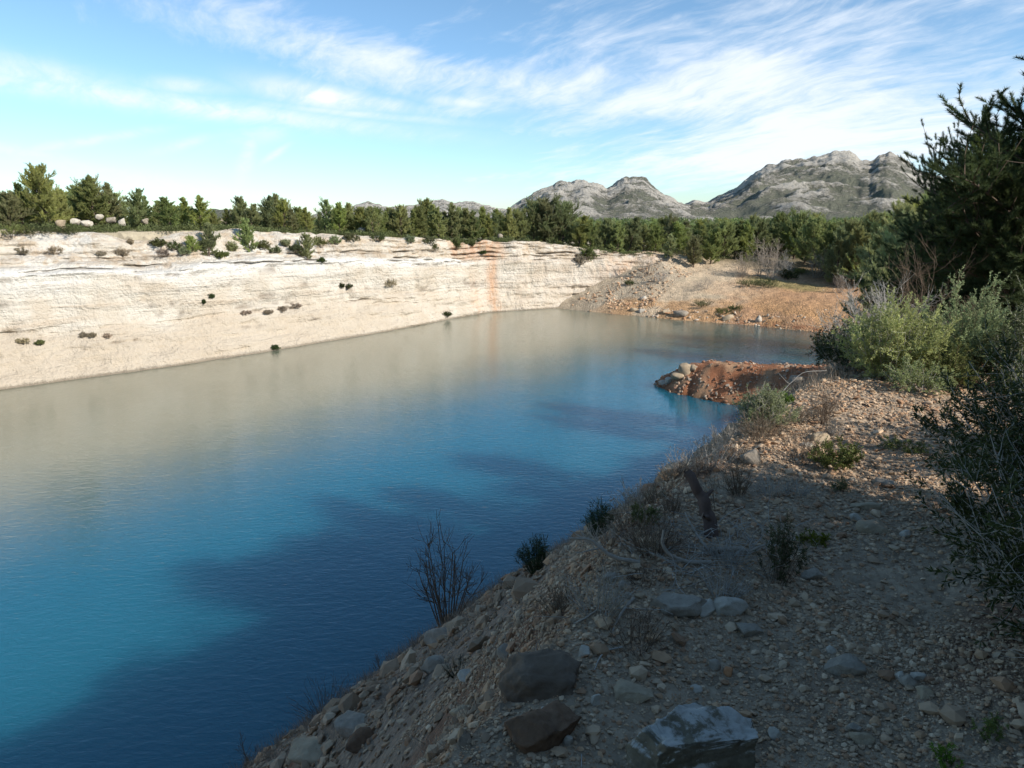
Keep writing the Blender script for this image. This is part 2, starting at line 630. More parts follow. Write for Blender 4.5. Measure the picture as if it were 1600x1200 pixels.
def h_ground(u, w):
    """the surface things stand on, everywhere"""
    u, w = np.asarray(u, float), np.asarray(w, float)
    behind = ((u < 99.5) & (w > wall_w(u) + 1.2) & (u >= 73)) | ((u < 73) & (w > 66))
    zn, zf, zp = h_near(u, w), h_front(np.clip(u, 68, 155), np.clip(w, -14, 64)), h_plateau(u, w)
    k = sstep(70, 80, u)
    zf2 = zf * (1 - sstep(98, 112, u) * sstep(44, 50, w)) + zp * sstep(98, 112, u) * sstep(44, 50, w)
    kk = k * sstep(-12, 6, w - np.interp(u, [60, 80, 95], [20, 8, 4]) + 4)
    z = np.where(u > 95, zf2, zn * (1 - kk) + zf2 * kk)
    return np.where(behind, zp, z)


def H(u, w):
    return float(h_ground(np.array([u]), np.array([w]))[0])


# ------------------------------------------------------------------ ground meshes
def axis(*segs):
    out = []
    for a, b, s in segs:
        n = max(1, int(round((b - a) / s)))
        out.append(np.linspace(a, b, n, endpoint=False))
    return np.append(np.concatenate(out), segs[-1][1])


def lerp3(a, b, k):
    return np.asarray(a) * (1 - k[..., None]) + np.asarray(b) * k[..., None]


# near bank
ua = axis((-26, -4, .5), (-4, .5, .12), (.5, 5, .03), (5, 10, .05), (10, 20, .12), (20, 44, .3), (44, 53, .12), (53, 79, .4))
wa = axis((-40, -4, .7), (-4, -.6, .12), (-.6, 2.4, .025), (2.4, 5, .06), (5, 15, .11), (15, 26, .14))
U, W = np.meshgrid(ua, wa, indexing='ij')
Zn = h_near(U, W)
X, Y = xy(U, W)
d_ = W - w_crest(U)
colr = np.empty(U.shape + (3,))
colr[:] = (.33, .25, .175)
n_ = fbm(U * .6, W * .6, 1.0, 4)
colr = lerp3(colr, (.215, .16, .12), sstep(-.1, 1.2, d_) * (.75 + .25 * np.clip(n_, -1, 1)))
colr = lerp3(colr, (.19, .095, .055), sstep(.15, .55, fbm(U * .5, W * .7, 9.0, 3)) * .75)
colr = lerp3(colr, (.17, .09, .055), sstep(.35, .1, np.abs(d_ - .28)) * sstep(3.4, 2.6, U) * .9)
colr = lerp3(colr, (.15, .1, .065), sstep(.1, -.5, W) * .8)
# sandy warm strip just above the water
colr = lerp3(colr, (.33, .25, .16), sstep(1.3, .2, Zn) * .6)
sp_ = sstep(42.5, 44.5, U) * sstep(54, 51, U) * sstep(7, 12, W)
redc = lerp3((.31, .135, .07), (.40, .24, .14), sstep(-.2, .5, fbm(U * .7, W * .7, 5.0, 4)))
redc = redc * (1 - .45 * sstep(.5, .0, Zn)[..., None])
colr = lerp3(colr, redc, sp_)
colr = lerp3(colr, (.24, .15, .09), sstep(40, 60, U) * (1 - sp_) * .7)
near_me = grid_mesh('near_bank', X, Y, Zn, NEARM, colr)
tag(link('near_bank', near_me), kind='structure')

# far shore
ua = axis((66, 79, .6), (79, 106, .28), (106, 160, 1.0))
wa = axis((-40, 2, 1.0), (2, 60, .28), (60, 64, .5))
U, W = np.meshgrid(ua, wa, indexing='ij')
Zf = h_ground(U, W)
Zf = np.where((W > wall_w(U) + .3) & (U < 99), np.minimum(h_front(U, W), 5.5), Zf)
Zf = np.where((W < w_shore(U) + 3) & (U < 79), np.minimum(Zf, h_near(U, W) - .12), Zf)
X, Y = xy(U, W)
colr = np.empty(U.shape + (3,))
colr[:] = (.42, .245, .135)
n_ = fbm(U * .12, W * .12, 1.0, 4)
colr = lerp3(colr, (.47, .36, .245), sstep(30, 39, W + 4 * n_))
colr = lerp3(colr, (.44, .345, .235), sstep(.05, .5, fbm(U * .15, W * .15, 6.0, 3)) * sstep(30, 36, W))
colr = lerp3(colr, (.36, .295, .215), sstep(42, 47, W + 3 * n_) * sstep(100, 94, U) * .9)
colr = lerp3(colr, (.45, .255, .12), sstep(3.2, 1.2, Zf) * sstep(54, 45, W) * sstep(.0, .25, n_ + .15) * .8)
colr = lerp3(colr, (.25, .105, .055), sstep(.75, .15, Zf) * sstep(-.2, .3, fbm(U, W * .5, 2.0, 3)) * sstep(36, 26, W) * .9)
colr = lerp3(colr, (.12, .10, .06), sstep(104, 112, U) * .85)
colr = lerp3(colr, (.16, .16, .06), sstep(96, 99, U) * sstep(104, 101, U) * sstep(24, 28, W) * sstep(38, 35, W) * .7)
colr = lerp3(colr, (.3, .25, .18), sstep(.1, -.3, Zf))
far_me = grid_mesh('far_shore', X, Y, Zf, FARM, colr)
tag(link('far_shore', far_me), kind='structure')

# the plateau all round, out to the horizon (sunk under the finer sheets)
ua = axis((-3000, -400, 200), (-400, -60, 30), (-60, 160, 2.0), (160, 400, 12), (400, 4000, 200))
wa = axis((-3000, -400, 200), (-400, -60, 20), (-60, 64, 3), (64, 130, 1.6), (130, 400, 12), (400, 4000, 200))
U, W = np.meshgrid(ua, wa, indexing='ij')
Zp = h_plateau(U, W)
Zp = np.where(W < 40, np.where(U > 120, 7.5, 11 + .0 * U), Zp)
cut = ((U < 158) & (U > -24) & (W < 66) & (W > -38)) | ((U < 99) & (U > 60) & (W < wall_w(U) + 2) & (W > 0))
Zp = np.where(cut, -6.0, Zp)
far_ = sstep(300, 900, np.hypot(U, W))
Zp = Zp * (1 - far_) + 6.0 * far_
X, Y = xy(U, W)
colr = np.empty(U.shape + (3,))
colr[:] = (.33, .28, .2)
colr = lerp3(colr, (.13, .125, .06), sstep(-.15, .25, fbm(U * .1, W * .1, 2.0, 4)) * sstep(68, 71, W))
colr = lerp3(colr, (.07, .08, .035), sstep(140, 240, np.hypot(U, W)))
plat_me = grid_mesh('ground', X, Y, Zp, PLATM, colr)
tag(link('ground', plat_me), kind='structure')

# lake
wx = [xy(u, w) for u, w in ((-70, 4), (90, 4), (90, 66), (-70, 66))]
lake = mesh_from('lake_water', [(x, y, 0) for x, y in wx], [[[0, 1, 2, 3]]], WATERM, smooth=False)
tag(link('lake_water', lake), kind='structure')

# ------------------------------------------------------------------ the quarry cliff
base = np.array([(-70, 60.2), (0, 60.3), (16, 60.2), (27, 58.9), (35, 58.3), (52, 59.2), (66, 60.6), (71.5, 61.1), (73.4, 60.6), (76, 59.2),
                 (81.5, 56.7), (87, 53.4), (93, 49.9), (97, 47.6), (100, 46.2)], float)
seg = np.hypot(*np.diff(base, axis=0).T)
arc = np.concatenate([[0], np.cumsum(seg)])
ss = np.arange(0, arc[-1], .24)
bu, bw = np.interp(ss, arc, base[:, 0]), np.interp(ss, arc, base[:, 1])
ker = np.ones(9) / 9
pad = lambda a: np.convolve(np.pad(a, 4, mode='edge'), ker, 'valid')
bu, bw = pad(bu), pad(bw)
tu, tw = np.gradient(bu), np.gradient(bw)
ln = np.hypot(tu, tw)
nu, nw = -tw / ln, tu / ln                      # outwards, away from the lake
prof = np.array([(-1.0, -3), (0, 0), (1.3, 1.5), (2.3, 2.9), (2.9, 3.5), (3.05, 4), (3.35, 8.0), (3.7, 8.4), (4.6, 8.75), (5.3, 9.25), (6.2, 10.3), (7.0, 11.1), (7.7, 11.35), (10, 10.2)])
tt = np.concatenate([np.linspace(0, 1, 8, endpoint=False), np.linspace(1, 12, 92), np.linspace(12, 13, 8)[1:]])
po, pz = np.interp(tt, np.arange(14), prof[:, 0]), np.interp(tt, np.arange(14), prof[:, 1])
S, T = np.meshgrid(np.arange(len(ss)), tt, indexing='ij')
uS, wS = bu[S], bw[S]
sS = ss[S]
O, Zc = np.broadcast_to(po, S.shape).copy(), np.broadcast_to(pz, S.shape).copy()
kv = sstep(45, 66, uS) * (1 - 0 * uS)           # steeper towards the corner and the end wall
O = O * (1 - .62 * kv)
rz_ = rim_z(uS) + .35 * fbm(sS * .16, 2.0, o=4) - .5 * sstep(73.5, 71, uS) * sstep(66, 70, uS)
rz_ = rz_ - .8 * sstep(5, 0, np.abs(uS - 29)) + .25 * ridged(sS * .5, 3.0, o=3) * sstep(36, 42, uS)
Zc = np.where(Zc > 0, Zc * rz_ / 11.3, Zc)
inten = sstep(-.5, .5, Zc) * sstep(12.9, 11.5, T)
zz = Zc - .015 * sS                              # beds dip gently along the wall
bed = Zc + .35 * fbm(sS * .05, 1.0, o=3) + .012 * sS
# layered ledges above, plainer wall below
lay = fbm(sS * .12, bed * 1.3, 2.0, 4)
O = O + inten * (.28 * fbm(sS * .22, Zc * .25, 1.0, 4) + .30 * lay + .18 * fbm(sS * 1.1, Zc * 2.2, 4.0, 3))
O = O + inten * sstep(8.2, 9, T * 0 + Zc * 11.3 / rz_) * (.35 * fbm(sS * .35, bed * 1.0, 7.0, 4) + .2 * np.sign(perlin(sS * .3, bed * 2.4, 3.0)) * np.abs(perlin(sS * .3, bed * 2.4, 3.0)) ** .5)
O = O + .6 * fbm(sS * .09, .5, o=3) * sstep(-1, 1, Zc)
low_ = sstep(3.9, 2.6, Zc + .8 * fbm(sS * .10, 7.0, o=3)) * (1 - .75 * kv)
O = O + low_ * inten * (.22 * fbm(sS * .5, Zc * .9, 11.0, 4))
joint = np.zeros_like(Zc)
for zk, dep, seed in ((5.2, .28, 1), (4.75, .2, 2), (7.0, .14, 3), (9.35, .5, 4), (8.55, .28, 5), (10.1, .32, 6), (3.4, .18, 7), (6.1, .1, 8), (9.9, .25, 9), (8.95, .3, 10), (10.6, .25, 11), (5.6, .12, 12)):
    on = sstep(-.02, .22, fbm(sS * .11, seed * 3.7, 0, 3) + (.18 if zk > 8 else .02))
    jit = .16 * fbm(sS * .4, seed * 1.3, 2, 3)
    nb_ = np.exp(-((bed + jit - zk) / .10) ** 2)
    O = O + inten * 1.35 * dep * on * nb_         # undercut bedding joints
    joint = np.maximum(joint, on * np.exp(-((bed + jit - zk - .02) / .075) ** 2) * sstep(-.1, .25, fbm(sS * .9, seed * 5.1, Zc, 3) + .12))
for i in range(26):                              # upright cracks
    s0 = 55 + 112 * _rs.rand()
    z0, hh = 1 + 6 * _rs.rand(), .6 + 2.2 * _rs.rand()
    O = O + inten * .22 * np.exp(-((sS - s0 - .25 * fbm(Zc * .8, i * 2.2, 0, 3)) / .16) ** 2) * np.exp(-((Zc - z0) / hh) ** 4)
Zc = Zc + inten * .12 * fbm(sS * .3, T * .8, 15.0, 3)
cu, cw = uS + nu[S] * O, wS + nw[S] * O
CX, CY = xy(cu, cw)
zrel = Zc * 11.3 / rz_
stain = .85 * np.exp(-((uS - 73.2 - .5 * fbm(Zc * .4, 3.3, 0, 3)) / .75) ** 2) + .4 * np.exp(-((uS - 70.0) / 1.3) ** 2) * sstep(7, 4, Zc)
stain = stain + .8 * sstep(66.5, 68, uS) * sstep(76, 74, uS) * sstep(8.3, 9.0, zrel) + .45 * sstep(84, 92, uS) * (.5 + .8 * fbm(uS * .3, Zc * .5, 4, 3))
stain = np.clip(stain + .10 * sstep(74, 77, uS), 0, 1)
band = sstep(7.55, 7.95, zrel + .25 * fbm(sS * .08, 4.0, o=3)) * sstep(8.75, 8.45, zrel) * (1 - sstep(66, 72, uS))
band = np.maximum(band, .6 * sstep(6.0, 6.8, zrel) * sstep(60, 40, uS) * sstep(.0, .4, fbm(sS * .1, Zc * .2, 22., 3)))
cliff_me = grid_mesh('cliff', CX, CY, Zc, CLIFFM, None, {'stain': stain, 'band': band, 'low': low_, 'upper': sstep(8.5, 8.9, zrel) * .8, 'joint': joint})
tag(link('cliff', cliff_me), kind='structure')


def bvh_of(me):
    v = np.empty(len(me.vertices) * 3, np.float32)
    me.vertices.foreach_get('co', v)
    return BVHTree.FromPolygons([tuple(p) for p in v.reshape(-1, 3).tolist()], [tuple(p.vertices) for p in me.polygons])


TREES_BVH = [bvh_of(near_me), bvh_of(far_me), bvh_of(cliff_me)]


def hit(px, py):
    """where the line of sight of a photo pixel meets the land, and how far off"""
    d = ray(px, py)
    best = None
    for b in TREES_BVH:
        p, n, i, dist = b.ray_cast(Vector((0, 0, EYE)), Vector(d.tolist()).normalized())
        if p is not None and (best is None or dist < best[1]):
            best = (p, dist, n)
    if best is not None and best[0][2] < .06 and px < 1000 and px > 300 and py > 700:      # under water: step up the bank
        return hit(px + 4, py + 1)
    if best is None:
        t = EYE / max(-d[2], 1e-3)
        return np.array([d[0] * t, d[1] * t, 0.]), t, np.array([0, 0, 1.])
    return np.array(best[0]), best[1] / np.linalg.norm(d) , np.array(best[2])


def px_size(n, depth):
    return n * depth / FPX


# ------------------------------------------------------------------ mountains
def hill(name, prof, r0, r1, depth, seed, rockiness, nx=420, nr=170, lean=.0):
    """a ridge: prof = (photo column, height in pixels over the horizon) of the crest, r1 its distance, r0 the foot"""
    pxs = np.array([p[0] for p in prof], float)
    hs = np.array([p[1] for p in prof], float)
    a = np.linspace(pxs[0], pxs[-1], nx)
    az = np.arctan((a - 800) / FPX * 1.0 / CP)
    hp = np.interp(a, pxs, hs)
    rr = np.concatenate([np.linspace(r0, r1, nr), np.linspace(r1, r1 + depth, 24)[1:]])
    A, RR = np.meshgrid(az, rr, indexing='ij')
    HP = np.broadcast_to(hp[:, None], A.shape)
    k = np.clip((RR - r0) / (r1 - r0), 0, 1)
    back = np.clip((RR - r1) / depth, 0, 1)
    D = np.cos(A)
    crest = HP / FPX * r1 * .975 / np.maximum(D, .6) * 1.0
    shape = np.where(RR <= r1, .16 * k + .84 * k ** 1.7, 1 - .9 * back ** 1.3)
    x, y = RR * np.sin(A), RR * np.cos(A)
    rid = ridged(x / 130 + seed, y / 130, seed, 5) - .55
    rough = fbm(x / 40, y / 40, seed, 4)
    dx = 1 - np.exp(-np.maximum(crest, 0) / 25)
    fine_ = ridged(x / 42 + seed, y / 42, seed + 2, 5) - .55
    z = crest * shape + dx * (9 * fine_ * (.3 + .7 * k) * (RR <= r1 + 1) + 27 * rid * np.sin(np.clip(k, 0, 1) * math.pi) ** .8 + 5.0 * rough * (.35 + k * .5) * (RR <= r1 + 1))
    # notches and crags along the skyline
    z = z + dx * sstep(.75, 1, k) * (1 - back) * 3.0 * fbm(A * 60, seed, 1.0, 3)
    z = np.where(RR == r0, -8, z) + 8
    rock = rockiness + .1 + .35 * sstep(.55, 1, k) + .5 * sstep(.05, .3, rid) + .8 * fine_ + .25 * fbm(x / 60, y / 60, 3 + seed, 3)
    me = grid_mesh(name, x, y, z, HILLM, None, {'rock': rock - .25})
    return tag(link(name, me), kind='structure')


hill('mountain', [(740, 0), (775, 14), (800, 25), (830, 44), (850, 55), (870, 62), (890, 60), (905, 63), (920, 60), (940, 52), (955, 62), (965, 67), (978, 69), (992, 66), (1005, 57),
                  (1020, 44), (1045, 30), (1070, 22), (1100, 17), (1150, 8), (1230, 0)], 330, 1050, 260, 3.3, .08)
hill('mountain', [(960, 0), (1010, 10), (1050, 22), (1068, 30), (1090, 29), (1110, 40), (1135, 52), (1150, 64), (1165, 75), (1190, 80), (1215, 83), (1240, 84), (1270, 87), (1290, 86), (1310, 78), (1325, 76), (1335, 82),
                  (1347, 85), (1360, 80), (1375, 70), (1390, 60), (1415, 55), (1440, 44), (1480, 36), (1540, 22), (1620, 0)], 320, 1250, 300, 8.1, -.04)
hill('mountain', [(480, 0), (520, 16), (560, 22), (585, 29), (620, 23), (660, 25), (685, 31), (700, 34), (720, 28), (745, 30), (775, 22), (830, 12), (900, 0)], 700, 1900, 300, 5.7, .12, 200, 60)
hill('hill', [(180, 0), (240, 12), (320, 20), (370, 22), (420, 18), (480, 8), (560, 0)], 260, 620, 150, 1.9, -.75, 120, 50)
hill('hill', [(-260, 0), (-120, 40), (-40, 46), (20, 40), (60, 30), (120, 12), (200, 0)], 200, 420, 120, 6.4, -.7, 120, 50)

# ------------------------------------------------------------------ rocks
_ico = {}


def ico(sub):
    if sub not in _ico:
        import bmesh
        bm = bmesh.new()
        bmesh.ops.create_icosphere(bm, subdivisions=sub, radius=1.0)
        bm.verts.ensure_lookup_table()
        _ico[sub] = (np.array([v.co[:] for v in bm.verts]), np.array([[v.index for v in f.verts] for f in bm.faces]))
        bm.free()
    return _ico[sub]


def rock_mesh(name, rng, dims, m, sub=4, cuts=12, rough=.09, boxy=.62):
    V, F = ico(sub)
    V = V.copy()
    V = np.sign(V) * np.abs(V) ** boxy
    V /= np.abs(V).max()
    for i in range(cuts):                        # break planes
        n = rand_dirs(rng, 1)[0]
        o = rng.uniform(.6, .95)
        dd = V @ n - o
        V = V - np.where(dd > 0, dd, 0)[:, None] * n * .97
    fn = fbm(V[:, 0] * 3.2 + 9, V[:, 1] * 3.2, V[:, 2] * 3.2, 6, .6)
    V = V * (1 + .045 * fn)[:, None]
    sd = rng.uniform(0, 50)
    V = V * (1 + rough * fbm(V[:, 0] * 1.6 + sd, V[:, 1] * 1.6, V[:, 2] * 1.6, 5)[:, None])
    V = V * np.array(dims) * .62
    V[:, 2] += dims[2] * .28
    return mesh_from(name, V, [F], m, smooth=True)


def rock(px, py, wpx, hpx, m, label, name='rock', seed=None, asp=.8, cat='rock', group=None, depth=None, sub=4, rz=None, rough=.09, cuts=12, boxy=.62, lift=0.0):
    """px,py: bottom middle of the stone in the photograph"""
    p, t, n = hit(px, py - hpx * .18)
    w_, h_ = px_size(wpx, t), px_size(hpx, t)
    rng = np.random.RandomState(seed if seed is not None else int(px * 7 + py))
    me = rock_mesh(name, rng, (w_, w_ * asp if depth is None else depth, max(h_, w_ * .35) * 1.05), m, sub, cuts, rough, boxy)
    o = link(name, me, None, p - np.array([0, 0, h_ * (.12 - lift)]), rng.uniform(-.5, .5) if rz is None else rz)
    return tag(o, label, cat, group)


rock(1090, 1225, 172, 118, ROCK_STAIN, 'large flat-topped white boulder with black stains at the bottom edge of the photo', 'boulder', 5, .62, 'boulder', sub=6, cuts=16, rough=.17, boxy=.52, rz=.35)
rock(842, 1160, 96, 76, ROCK_RED, 'rounded rust brown boulder stuck in the crumbling bank edge', 'boulder', 11, .9, 'boulder', sub=5, lift=-.2, rough=.15)
rock(850, 1080, 108, 80, ROCK_BROWN, 'big smooth grey brown boulder half buried in the slope just above the rust brown one', 'boulder', 8, .7, 'boulder', sub=5, cuts=8, lift=-.38, rough=.15)
rock(1063, 956, 74, 30, ROCK_GREY, 'long flat grey stone, largest of the three in a line below the dead branches', 'stone', 21, .6, 'stone')
rock(1101, 962, 30, 24, ROCK_WHITE, 'small pale stone in the middle of the line of three below the dead branches', 'stone', 22, .8, 'stone')
rock(1142, 960, 42, 27, ROCK_WHITE, 'white triangular stone at the path end of the line of three stones', 'stone', 23, .7, 'stone')
for i, (x, y, w, h, m, l) in enumerate([
    (1318, 1052, 50, 26, ROCK_GREY, 'long grey stone embedded in the path gravel, the largest on the path'),
    (1299, 1020, 15, 12, ROCK_WHITE, 'small pale pebble touching the upper end of the long grey path stone'),
    (1446, 1090, 22, 17, ROCK_TAN, 'pale orange stone on the red earth below the dark shrub'),
    (1417, 1072, 24, 22, ROCK_GREY, 'grey stone among a cluster beside the pale orange stone'),
    (1407, 1064, 14, 18, ROCK_WHITE, 'whitish upright pebble beside the grey stone of the path cluster'),
    (1434, 1062, 20, 14, ROCK_WHITE, 'light stone at the upper end of the path cluster near the dark shrub'),
    (1364, 832, 38, 18, ROCK_TAN, 'broad beige slab lying flat in the middle of the shaded path'),
    (1337, 814, 15, 12, ROCK_WHITE, 'white pebble just above the beige slab on the shaded path'),
    (1352, 795, 34, 12, ROCK_TAN, 'flat light brown stone on the path above the white pebble'),
    (1384, 758, 26, 11, ROCK_GREY, 'flat grey stone highest up on the shaded part of the path'),
    (1414, 840, 16, 12, ROCK_WHITE, 'whitish stone on the path next to the edge of the dark shrub'),
    (1268, 905, 32, 18, ROCK_GREY, 'bluish grey stone on the path behind the upright dark green shrub'),
    (1212, 1154, 20, 16, ROCK_WHITE, 'round white stone near the bottom of the path beside the big boulder'),
    (1346, 1160, 30, 17, ROCK_TAN, 'long light stone pointing down the path near the bottom edge'),
    (1333, 1142, 20, 14, ROCK_GREY, 'grey stone touching the long light stone near the bottom edge'),
    (1137, 1056, 15, 14, ROCK_ORANGE, 'small bright orange stone in the grey gravel above the big boulder'),
    (1116, 1045, 17, 17, ROCK_GREY, 'rounded grey stone just left of the bright orange stone'),
    (1088, 1080, 17, 10, ROCK_WHITE, 'flat white stone directly above the big boulder'),
    (1170, 990, 36, 18, ROCK_GREY, 'flat angular grey stone in the gravel below the line of three stones'),
    (914, 1026, 20, 18, ROCK_WHITE, 'white angular stone on the dark edge beside the smooth brown boulder'),
    (861, 1125, 26, 27, ROCK_WHITE, 'pale upright stone leaning on the rust brown boulder'),
    (930, 1102, 16, 20, ROCK_WHITE, 'pale stone wedged in the dark earth between the rust boulder and the big boulder'),
    (886, 1166, 15, 20, ROCK_WHITE, 'chalk white block standing in the earth below the rust brown boulder'),
    (887, 1142, 17, 14, ROCK_ORANGE, 'orange stone on top of the chalk white block'),
    (992, 1090, 52, 22, ROCK_TAN, 'long light brown slab sticking out of the bank edge behind the big boulder'),
    (980, 935, 12, 11, ROCK_GREY, 'small round grey stone on the bank edge above the bare roots'),
    (973, 920, 17, 13, ROCK_GREY, 'grey stone just above the small round one on the bank edge'),
    (953, 908, 20, 14, ROCK_GREY, 'weathered grey stone below the crooked dead branch'),
    (692, 1006, 52, 30, ROCK_GREY, 'large grey boulder at the foot of the leafless sapling by the water'),
    (676, 1050, 34, 24, ROCK_GREY, 'grey boulder on the slope below the one at the sapling'),
    (790, 1030, 22, 24, ROCK_GREY, 'upright grey stone on the slope left of the smooth brown boulder'),
    (556, 1138, 56, 22, ROCK_GREY, 'long grey slab on the slope beside the purplish bare bush'),
    (561, 1172, 40, 32, ROCK_RED, 'dark brown angular block below the long grey slab on the slope'),
    (487, 1178, 62, 24, ROCK_TAN, 'pale tan slab on the waterside at the lower end of the slope'),
    (728, 1118, 40, 18, ROCK_TAN, 'flat pale rock half buried in the middle of the slope'),
    (730, 1062, 26, 16, ROCK_WHITE, 'whitish stones block on the slope above the half buried flat rock'),
    (1170, 727, 27, 27, ROCK_GREY, 'dark grey block on the brink of the path, seen against the water'),
    (1278, 690, 26, 15, ROCK_TAN, 'pale flat rock in the sunlit gravel behind the low green shrub'),
    (1260, 700, 16, 9, ROCK_WHITE, 'small white stone beside the pale flat rock in the sunlit gravel'),
]):
    rock(x, y, w, h, m, l, 'stone', 100 + i, .75, 'stone', sub=4 if w > 24 else 3)
for i, (x, y, w, h, m, l) in enumerate([
    (1072, 583, 19, 17, ROCK_TAN, 'biggest tan boulder on top of the tip of the red earth spit'),
    (1061, 592, 20, 11, ROCK_TAN, 'angular tan boulder in the middle of the heap at the spit tip'),
    (1036, 600, 15, 7, ROCK_WHITE, 'pale flat boulder at the very end of the spit, in the water'),
    (1048, 597, 14, 9, ROCK_WHITE, 'pale boulder between the end stone and the tan heap of the spit'),
    (1082, 577, 11, 8, ROCK_TAN, 'small tan boulder touching the biggest one on the spit'),
    (1244, 597, 20, 10, ROCK_GREY, 'pale grey boulder in the shade on the flank of the red spit'),
    (1062, 494, 22, 9, ROCK_GREY, 'long grey boulder at the waterline of the far shore'),
    (1040, 489, 12, 6, ROCK_TAN, 'tan boulder left of the long grey one at the far waterline'),
    (1137, 500, 16, 9, ROCK_TAN, 'tan orange boulder at the far waterline below the sparse green tufts'),
    (1186, 503, 9, 9, ROCK_WHITE, 'bright white boulder on the red far shore, mirrored in the water'),
    (1003, 488, 12, 6, ROCK_WHITE, 'light boulder at the far waterline below the grey scree'),
    (990, 486, 9, 5, ROCK_TAN, 'small tan boulder at the far waterline nearest the cliff scree'),
    (1006, 468, 10, 6, ROCK_WHITE, 'whitish boulder halfway up the far shore below the dead brushwood'),
    (1021, 391, 10, 5, ROCK_WHITE, 'white block under the pines above the end of the rock wall'),
]):
    rock(x, y, w, h, m, l, 'boulder', 200 + i, .8, 'boulder', sub=3)


def at_w(px, py, w0):
    d = ray(px, py)
    t = w0 / (-UY * d[0] + UX * d[1])
    return d * t + np.array([0, 0, EYE]), t


for i, (x, yb, yt, w, w0, m, l) in enumerate([
    (92, 352, 333, 18, 70, ROCK_TAN, 'rounded tan boulder on the cliff rim under the tall pines'),
    (116, 347, 336, 17, 71, ROCK_WHITE, 'white wedge-shaped boulder on the rim beside the rounded tan one'),
    (134, 350, 337, 20, 70, ROCK_WHITE, 'grey white block on the rim behind the bright green bush'),
    (154, 340, 330, 14, 73, ROCK_WHITE, 'pale flat boulder highest on the rim below the blue green pines'),
    (173, 345, 334, 18, 72, ROCK_GREY, 'slanting grey slab on the rim between two pale boulders'),
    (189, 349, 334, 13, 71, ROCK_WHITE, 'upright white block on the rim left of a dense pine'),
    (226, 346, 336, 14, 71, ROCK_GREY, 'small grey boulder on the rim at the foot of two slim pines'),
    (341, 350, 333, 28, 82, ROCK_GREY, 'layered pale rock outcrop between the pines behind the rim'),
    (563, 360, 350, 16, 72, ROCK_WHITE, 'white rock patch under the pines at the middle of the rim'),
    (782, 371, 361, 13, 65, ROCK_GREY, 'whitish rounded boulder under the dark pines above the orange corner'),
]):
    top, t = at_w(x, yt, w0)
    bot, _ = at_w(x, yb, w0)
    rng = np.random.RandomState(300 + i)
    W_, H_ = px_size(w, t) * .72, (top[2] - bot[2]) * .7
    me = rock_mesh('boulder', rng, (W_, W_ * .8, H_ * 1.15), m, 3)
    o = link('boulder', me, None, (top[0], top[1], bot[2] - .1), .6)
    tag(o, l, 'boulder')


# ------------------------------------------------------------------ loose stones
PAL = np.array([1.58, 1.32, 1.06]) * (lambda a: a * .68 + a.mean(0) * .32)(np.array([(.29, .25, .205), (.25, .205, .16), (.33, .285, .235), (.22, .18, .145), (.38, .345, .295), (.28, .2, .14), (.22, .14, .095), (.25, .225, .195)]))


def scatter_stones(name, P, N, size, rng, sub=1, pal=PAL, flat=.55, sink=.25, asp=(.6, 1.0)):
    V0, F0 = ico(sub)
    variants = []
    for k in range(14):
        v = V0.copy()
        for i in range(7):
            n = rand_dirs(rng, 1)[0]
            o = rng.uniform(.42, .8)
            d = v @ n - o
            v = v - np.where(d > 0, d, 0)[:, None] * n
        variants.append(v)
    variants = np.array(variants)
    n = len(P)
    S = variants[rng.randint(0, 14, n)] * np.stack([np.ones(n), rng.uniform(*asp, n), rng.uniform(flat * .6, flat * 1.2, n)], -1)[:, None]
    S = S * (size * .5)[:, None, None]
    th = rng.uniform(0, 6.28, n)
    c, s = np.cos(th)[:, None], np.sin(th)[:, None]
    S = np.stack([S[..., 0] * c - S[..., 1] * s, S[..., 0] * s + S[..., 1] * c, S[..., 2]], -1)
    # tilt to the ground normal, with some scatter
    Nn = N + rng.normal(size=(n, 3)) * .22
    Nn /= np.linalg.norm(Nn, axis=1)[:, None]
    a = np.cross(np.broadcast_to([0., 1, 0], Nn.shape), Nn)
    a /= np.linalg.norm(a, axis=1)[:, None]
    b = np.cross(Nn, a)
    S = S[..., :1] * a[:, None] + S[..., 1:2] * b[:, None] + S[..., 2:] * Nn[:, None]
    S = S + (P + N * (size * flat * (.5 - sink))[:, None])[:, None]
    col = pal[rng.randint(0, len(pal), n)] * rng.uniform(.75, 1.2, n)[:, None]
    nv = len(V0)
    F = (F0[None] + (np.arange(n) * nv)[:, None, None]).reshape(-1, 3)
    me = mesh_from(name, S.reshape(-1, 3), [F], STONEM, np.repeat(col, nv, axis=0), smooth=False)
    return me


def surf(fun, u, w, e=.02):
    z = fun(u, w)
    zu, zw = (fun(u + e, w) - z) / e, (fun(u, w + e) - z) / e
    x, y = xy(u, w)
    nx, ny = xy(-zu, -zw)
    N = np.stack([nx, ny, np.ones_like(nx)], -1)
    return np.stack([x, y, z], -1), N / np.linalg.norm(N, axis=1)[:, None]


def visible(P, margin=40):
    """inside the widened picture (nothing is built for what no one could see)"""
    q = P - np.array([0, 0, EYE])
    dep = q[:, 1] * CP - q[:, 2] * SP
    a = q[:, 0] / np.maximum(dep, .05) * FPX + 800
    v = (-(q[:, 1] * SP + q[:, 2] * CP)) / np.maximum(dep, .05) * FPX + 600
    return (dep > .2) & (a > -margin) & (a < 1600 + margin * 4) & (v < 1200 + margin * 4), dep


rng = np.random.RandomState(42)
